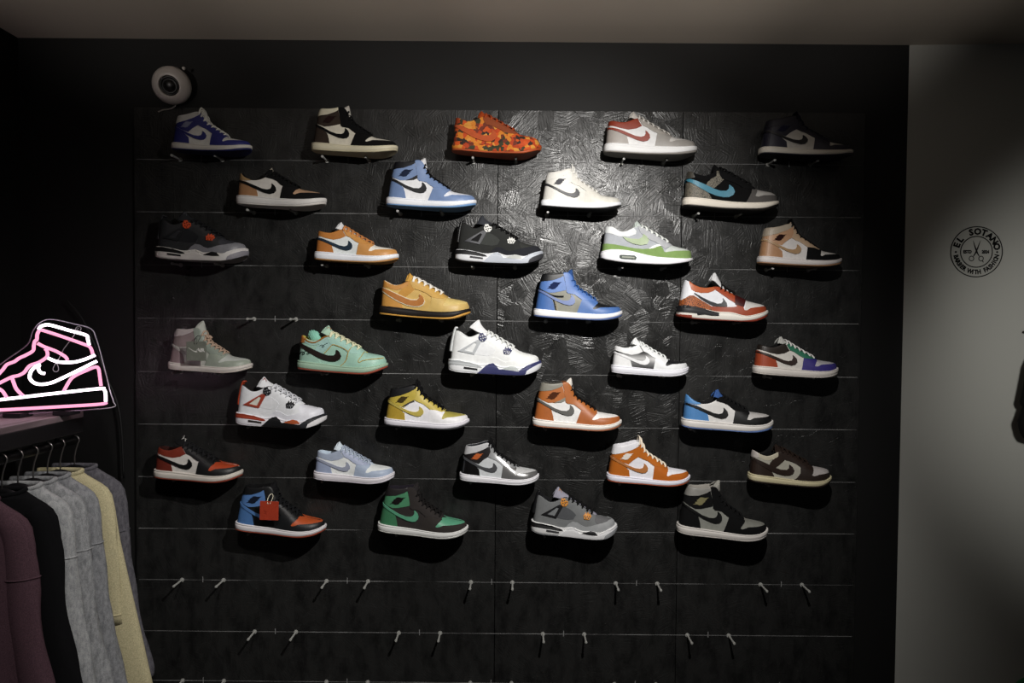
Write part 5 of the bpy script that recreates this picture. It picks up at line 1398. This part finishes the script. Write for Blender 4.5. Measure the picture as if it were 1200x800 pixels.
def garment(name, label, cat, loc, yaw, m, seed, short=False, width=1.0, seam=True, trim=None, zdrop=0.0, flare=1.0):
    """a top on a hanger: torso, sleeves with dropped shoulder seams, neck rib"""
    t = thing(name, label, cat, loc, (0, 0, yaw), 'tops hanging on the rail')
    rg = random.Random(seed)
    ph = [rg.uniform(0, 6.28) for _ in range(8)]
    z0 = -.080 - zdrop
    # torso -------------------------------------------------------
    prof = [(0.000, .060, .017), (-.010, .072, .019), (-.020, .088, .020), (-.034, .112, .021), (-.048, .130, .022), (-.068, .142, .023), (-.11, .150, .024), (-.20, .154, .025), (-.32, .158, .026), (-.46, .164, .026), (-.60, .170, .026), (-.70, .174, .026), (-.715, .168, .024)]
    SEG = 64
    V, F = [], []
    for i, (z, w, th) in enumerate(prof):
        f = min(1, max(0, (-z - .05) / .5))
        for q in range(SEG):
            a = 2 * PI * q / SEG
            c, s = math.cos(a), math.sin(a)
            x = w * width * (1 + (.52 * max(0, (-z - .15) / .5) if short else 0)) * math.copysign(abs(c) ** .72, c)
            y = th * math.copysign(abs(s) ** .85, s)
            fold = math.sin(5 * a + ph[0] + 2.5 * z) * .35 + math.sin(9 * a + ph[1] - 3 * z) * .3 + math.sin(3 * a + ph[2]) * .35
            y += fold * .006 * f * (abs(s) + .3) * (1 if s > 0 else 1)
            x += math.sin(4 * a + ph[3] + 5 * z) * .006 * f
            zz = z + z0
            if i == 0: zz -= .012 * (1 if s < 0 else .2) * abs(s)      # neck dips in front
            V.append((x, y, zz))
    n = len(prof)
    for i in range(n - 1):
        for q in range(SEG):
            F.append((i * SEG + q, i * SEG + (q + 1) % SEG, (i + 1) * SEG + (q + 1) % SEG, (i + 1) * SEG + q))
    me = finish(mesh_from(V, F), True, normals=True)
    o = link('body', me, m, t)
    sm = o.modifiers.new('cloth_thickness', 'SOLIDIFY'); sm.thickness = .003
    # sleeves -----------------------------------------------------
    for sg_ in (1, -1):
        if short:
            path = [(.085, -.052), (.105, -.085), (.118, -.16), (.130, -.29), (.138, -.44)]
            rad = [.034, .042, .045, .047, .048]
        else:
            path = [(.080, -.050), (.100, -.080), (.112, -.16), (.121, -.30), (.141, -.43), (.166, -.55), (.182, -.62), (.186, -.645)]
            rad = [.030, .040, .043, .044, .046, .046, .044, .034]
        pts = catmull([(sg_ * x * width, (-.016 * min(1, -z / .2) if short else 0), z + z0) for x, z in path], 4)
        rr = [float(v) for v in np.interp(np.linspace(0, 1, len(pts)), np.linspace(0, 1, len(rad)), rad)]
        SG = 22; V, F = [], []
        m_ = len(pts)
        for i, p_ in enumerate(pts):
            tdir = pts[min(i + 1, m_ - 1)] - pts[max(i - 1, 0)]; tdir /= np.linalg.norm(tdir)
            nx = np.array([tdir[2], 0, -tdir[0]]) * (-sg_)
            if nx[0] * sg_ < 0: nx = -nx
            k_ = -(p_[2] - z0)
            for q in range(SG):
                a = 2 * PI * q / SG
                r = rr[i] * (1 + .08 * math.sin(3 * a + ph[4] + 18 * k_) * min(1, k_ * 4) + .05 * math.sin(5 * a + ph[5] - 30 * k_))
                if seam and not short and abs(k_ - .205) < .012: r *= 1.035
                V.append(tuple(p_ + nx * r * math.cos(a) * .95 + np.array([0, 1, 0]) * min(r * .80, .015 if short else .024) * math.sin(a)))
        for i in range(m_ - 1):
            for q in range(SG): F.append((i * SG + q, i * SG + (q + 1) % SG, (i + 1) * SG + (q + 1) % SG, (i + 1) * SG + q))
        F.append(tuple(range(SG)))
        me = finish(mesh_from(V, F), True, normals=True)
        o = link('sleeve', me, m, t)
        sm = o.modifiers.new('cloth_thickness', 'SOLIDIFY'); sm.thickness = .003
        if seam:
            kz = -.425 if short else -.200
            i = min(range(m_), key=lambda q_: abs(pts[q_][2] - z0 - kz))
            loop = [V[i * SG + q] for q in range(SG)]
            c = np.mean(np.array(loop), axis=0)
            loop = [tuple(c + (np.array(v) - c) * 1.012) for v in loop]
            VV, FF = tube_arrays(loop, .0022, 5, closed=True)
            link('sleeve_seam', finish(mesh_from(VV, FF), True, normals=True), m, o)
    # neck rib ----------------------------------------------------
    loop = []
    for q in range(40):
        a = 2 * PI * q / 40; s = math.sin(a)
        loop.append((.061 * width * math.cos(a), .018 * s, z0 + .004 - .014 * (1 if s < 0 else .2) * abs(s)))
    VV, FF = tube_arrays(loop, .007, 8, closed=True, flat=(1.0, .7))
    link('neck_rib', finish(mesh_from(VV, FF), True, normals=True), trim or m, t)
    return t

m_h1 = heather('heather_grey', 'a7a8aa', '707275')
m_h2 = heather('light_heather_grey', 'b4b5b6', '828487')
m_h3 = heather('mid_heather_grey', '97989b', '686a6e')
YAW = 0.0
def hook_depth(px): return -X_RAIL * FPX / (600 - px)
for px, nm, lab, m, kw, hl in (
    (-34, 'sweatshirt', 'plum coloured sweatshirt hanging nearest on the rail', mat('5e464f', 'knit'), dict(seed=3, width=1.0), 'hanger of the plum sweatshirt, outermost hook at the left edge'),
    (0, 'sweatshirt', 'black sweatshirt hanging between the plum and the grey ones', mat('161618', 'knit'), dict(seed=5, seam=False), 'hanger of the black sweatshirt behind the plum one'),
    (19, 'sweatshirt', 'light heather grey sweatshirt hanging right behind the black one', m_h2, dict(seed=8), 'hanger of the light grey sweatshirt behind the black one'),
    (37, 'sweatshirt', 'heather grey sweatshirt, middle one of the three grey ones', m_h1, dict(seed=11), 'hanger of the middle grey sweatshirt'),
    (54, 'sweatshirt', 'mid grey sweatshirt hanging in front of the beige shirt', m_h3, dict(seed=14), 'hanger of the grey sweatshirt just before the beige shirt'),
    (69, 't_shirt', 'beige t-shirt with wide short sleeves hanging on the rail', mat('d2c8a2', 'knit'), dict(seed=17, short=True, width=1.05), 'hanger of the beige t-shirt'),
    (86, 'sweatshirt', 'charcoal grey sweatshirt hanging behind the beige t-shirt', heather('charcoal_heather', '6a686e', '47464c'), dict(seed=21, width=1.05), 'hanger of the charcoal sweatshirt')):
    D = hook_depth(px); y = D - WALL_D
    hanger((X_RAIL, y, Z_RAIL), YAW, hl)
    garment(nm, lab, 'shirt' if nm == 't_shirt' else 'sweatshirt', (X_RAIL, y, Z_RAIL), YAW, m, **kw)

# ------------------------------------------------------------------ neon sneaker sign on the shelf
def emit(name, color, strength):
    m, nt, b = nodes_of(name)
    b.inputs['Base Color'].default_value = (.02, .02, .02, 1)
    b.inputs['Emission Color'].default_value = (*color, 1); b.inputs['Emission Strength'].default_value = strength
    return m
m_wt = emit('neon_white', (1.0, .82, .93), 4.5)
m_pk = emit('neon_pink', (1.0, .36, .55), 1.35)
def sign_pt(cx, cy):
    """sign plane: upright, its left side nearer to the lens"""
    px, py = cx / 3.478, 350 + cy / 3.478
    return at(px, py, 1.985 + (px - 126) * .0007)
P0 = sign_pt(250, 460)
neon = thing('neon_sign', 'glowing pink and white neon sign shaped like a high-top sneaker on the shelf', 'sign', (P0.x, P0.y, Z_SH))
O = Vector((P0.x, P0.y, Z_SH))
def tube_sign(name, pts, m, r=.0042, closed=False, dy=0.0):
    path = [sign_pt(*p_) - O + Vector((0, dy, 0)) for p_ in [tuple(q) for q in catmull(pts, 5, closed)]]
    V, F = tube_arrays(path, r, 8, closed=closed)
    return link(name, finish(mesh_from(V, F), True, normals=True), m, neon)
for pts in ([(158, 124), (166, 113), (182, 107), (205, 107), (280, 128), (350, 148), (358, 165), (363, 188)],
            [(196, 241), (215, 250), (245, 258), (300, 258), (350, 245), (387, 229)],
            [(394, 254), (340, 281), (262, 319), (215, 340), (178, 348), (145, 345), (124, 328), (121, 312), (130, 290), (148, 274), (160, 269), (156, 280), (160, 294), (170, 302), (183, 304)],
            [(-160, 428), (0, 411), (200, 388), (405, 366), (424, 370), (430, 385), (431, 418)],
            [(-330, 300), (-420, 330), (-452, 380), (-440, 424), (-380, 440), (-160, 428)]):
    tube_sign('white_tube', pts, m_wt)
for pts in ([(163, 127), (180, 130), (260, 156), (350, 188), (366, 196), (374, 210), (378, 226)],
            [(160, 128), (152, 145), (150, 166), (142, 173), (138, 190), (134, 212), (104, 230), (78, 242), (58, 256), (28, 268), (10, 290), (-20, 318), (-60, 330), (-90, 352), (-130, 352), (-260, 320), (-330, 300)],
            [(153, 181), (180, 195), (225, 212), (258, 230), (270, 240), (275, 250)],
            [(184, 203), (192, 214), (191, 236), (160, 258), (126, 270), (112, 282), (98, 300), (76, 312), (50, 318), (24, 330), (0, 342), (-40, 362), (-70, 380), (-62, 404), (-44, 415)],
            [(260, 376), (274, 350), (290, 326), (312, 310), (352, 292), (388, 278), (401, 284), (406, 310), (412, 355)],
            [(48, 318), (56, 342), (66, 366), (84, 386), (96, 396)],
            [(-4, 366), (10, 376), (20, 390), (28, 404)],
            [(-440, 445), (-400, 466), (-200, 464), (0, 453), (200, 442), (400, 430), (436, 422)]):
    tube_sign('pink_tube', pts, m_pk, .0045)
def acrylic():
    m, nt, b = nodes_of('clear_acrylic')
    b.inputs['Base Color'].default_value = (.96, .97, 1, 1); b.inputs['Roughness'].default_value = .04
    b.inputs['Transmission Weight'].default_value = 1.0; b.inputs['IOR'].default_value = 1.02
    return m
outl = catmull([(-470, 400), (-430, 320), (-330, 278), (-140, 330), (-60, 300), (20, 245), (100, 186), (122, 130), (158, 92), (205, 84), (290, 102), (360, 122), (384, 168), (415, 280), (440, 380), (452, 420), (440, 446), (200, 464), (0, 476), (-200, 484), (-400, 488), (-462, 470)], 4, True)
pl = [sign_pt(*p_) - O for p_ in [tuple(q) for q in outl]]
m_ = len(pl)
tri = delaunay_2d_cdt([Vector((v.x, v.z)) for v in pl], [(i, (i + 1) % m_) for i in range(m_)], [], 1, 1e-6)
yof = lambda x: pl[0].y + (pl[m_ // 2].y - pl[0].y) * (x - pl[0].x) / (pl[m_ // 2].x - pl[0].x)
V = [(v.x, yof(v.x) + .010, v.y) for v in tri[0]] + [(v.x, yof(v.x) + .014, v.y) for v in tri[0]]
nq = len(tri[0]); F = [tuple(f) for f in tri[2]] + [tuple(i + nq for i in reversed(f)) for f in tri[2]]
F += [(i, (i + 1) % m_, (i + 1) % m_ + nq, i + nq) for i in range(m_)]
link('acrylic_board', finish(mesh_from(V, F), False, normals=True), acrylic(), neon)
V, F = tube_arrays([v + Vector((0, .012, 0)) for v in pl], .0016, 6, closed=True)
link('board_edge', finish(mesh_from(V, F), True, normals=True), mat('b9b4c0', 'plastic'), neon)
mb = MB()
mb.tube([sign_pt(*p_) - O + Vector((0, .002, 0)) for p_ in [(318, 118), (298, 152), (258, 204), (235, 250), (226, 262)]], .0011, 5)
mb.tube([sign_pt(*p_) - O + Vector((0, .000, 0)) for p_ in [tuple(q) for q in catmull([(228, 262), (216, 284), (222, 296), (236, 294), (238, 280), (230, 262)], 4)]], .0011, 5)
mb.tube([sign_pt(*p_) - O + Vector((0, .000, 0)) for p_ in [tuple(q) for q in catmull([(308, 122), (318, 112), (330, 118), (326, 130), (312, 130)], 4, True)]], .0012, 5, closed=True)
link('clear_wire', mb.mesh(), mat('a8a4aa', 'plastic'), neon)
for cx, cy in ((310, 445), (60, 470)):
    p_ = sign_pt(cx, cy) - O
    bm = bmesh.new(); add_box(bm, (p_.x - (.035 if cx > 200 else 0), p_.y + .012, .0075), (.05, .05, .012), bevel=.002)
    bm_obj('foot', bm, mat('1c1a1e', 'plastic'), neon)

# mains cord of the sign running down the wall behind it
mb = MB()
pts = [at(78, 352, WALL_D - .012), at(95, 372, WALL_D - .012), at(110, 402, WALL_D - .012), at(124, 440, WALL_D - .012), at(136, 468, WALL_D - .012), at(142, 500, WALL_D - .012), at(145, 560, WALL_D - .012)]
o_ = Vector(pts[0])
mb.tube([tuple(v) for v in catmull([tuple(p_ - o_) for p_ in pts], 5)], .0035, 8)
o = link('power_cord', mb.mesh(), mat('0c0c0d', 'rubber')); o.location = o_
o['label'] = 'thin black cord running down the wall behind the neon sign'; o['category'] = 'cord'

# ------------------------------------------------------------------ right edge: black hanging item and the green cap below
p = at(1217, 470, 2.31)
hb = thing('hanging_bag', 'black padded item with two rounded lobes hanging at the right edge of the picture', 'bag', p)
V, F = [], []
prof = [(.010, .150), (.030, .146), (.040, .120), (.046, .080), (.052, .040), (.058, .008), (.060, -.004), (.056, -.014), (.050, -.020), (.054, -.034), (.062, -.058), (.066, -.070), (.062, -.088), (.056, -.110), (.046, -.126), (.022, -.134)]
SG = 28
for r, z in prof:
    for q in range(SG):
        a = 2 * PI * q / SG; V.append((r * math.cos(a), r * .55 * math.sin(a), z))
for i in range(len(prof) - 1):
    for q in range(SG): F.append((i * SG + q, i * SG + (q + 1) % SG, (i + 1) * SG + (q + 1) % SG, (i + 1) * SG + q))
F.append(tuple(range(SG))); F.append(tuple(range((len(prof) - 1) * SG, len(prof) * SG)))
link('padded_body', finish(mesh_from(V, F), True, normals=True), mat('101010', 'cloth'), hb)
mb = MB(); mb.tube(catmull([(-.012, 0, .148), (-.010, .006, .20), (0, .01, .24), (.010, .006, .20), (.012, 0, .148)], 5), .005, 8)
link('strap', mb.mesh(), mat('121212', 'cloth'), hb)
wp = on_right_wall(1217, 392)
hk = thing('wall_hook', 'black hook on the grey wall holding the black padded item', 'hook', (p.x, wp.y, p.z + .235))
dy = wp.y - p.y
mb = MB(); mb.tube([(0, -dy - .014, .010), (0, -dy - .012, -.004), (0, -dy + .004, -.010), (0, -.02, -.002), (0, -.002, -.002)], .005, 8)
link('hook_bar', mb.mesh(), mat('161616', 'metal'), hk)

pz = at(1203, 812, 2.0)
pl_t = thing('plinth', 'low black plinth at the bottom right corner', 'plinth', (pz.x + .06, pz.y, 0))
bm = bmesh.new(); add_box(bm, (0, 0, (pz.z - .06) / 2), (.22, .22, pz.z - .06), bevel=.004)
bm_obj('block', bm, mat('121212', 'plastic'), pl_t)
bm = bmesh.new(); add_box(bm, (0, 0, .012), (.24, .24, .024), bevel=.002)
bm_obj('base_plate', bm, mat('1a1a1a', 'plastic'), pl_t)
cap = thing('cap', 'dark green cap with a black brim at the bottom right corner', 'cap', (pz.x + .07, pz.y, pz.z - .06))
V, F = lathe([(.094, 0), (.096, .012), (.093, .035), (.082, .062), (.062, .084), (.036, .098), (.010, .103), (.002, .103)], 32)
link('crown', finish(mesh_from(V, F), True, normals=True), mat('1f6b40', 'cloth'), cap)
V, F = [], []
for lay in (.004, 0):
    for q in range(17):
        a = R(110 + 140 * q / 16)
        for r in (.088, .088 + .062 * math.sin(PI * (q + 1) / 18)):
            V.append((r * math.cos(a), r * math.sin(a), lay + .001 + (.004 if r < .09 else -.0)))
for lay in (0, 1):
    for q in range(16):
        a = lay * 34 + q * 2; f = (a, a + 1, a + 3, a + 2); F.append(f if lay == 0 else tuple(reversed(f)))
for q in range(16):
    F.append((q * 2 + 1, 34 + q * 2 + 1, 34 + q * 2 + 3, q * 2 + 3))
link('brim', finish(mesh_from(V, F), True, normals=True), mat('0e0f0e', 'cloth'), cap)
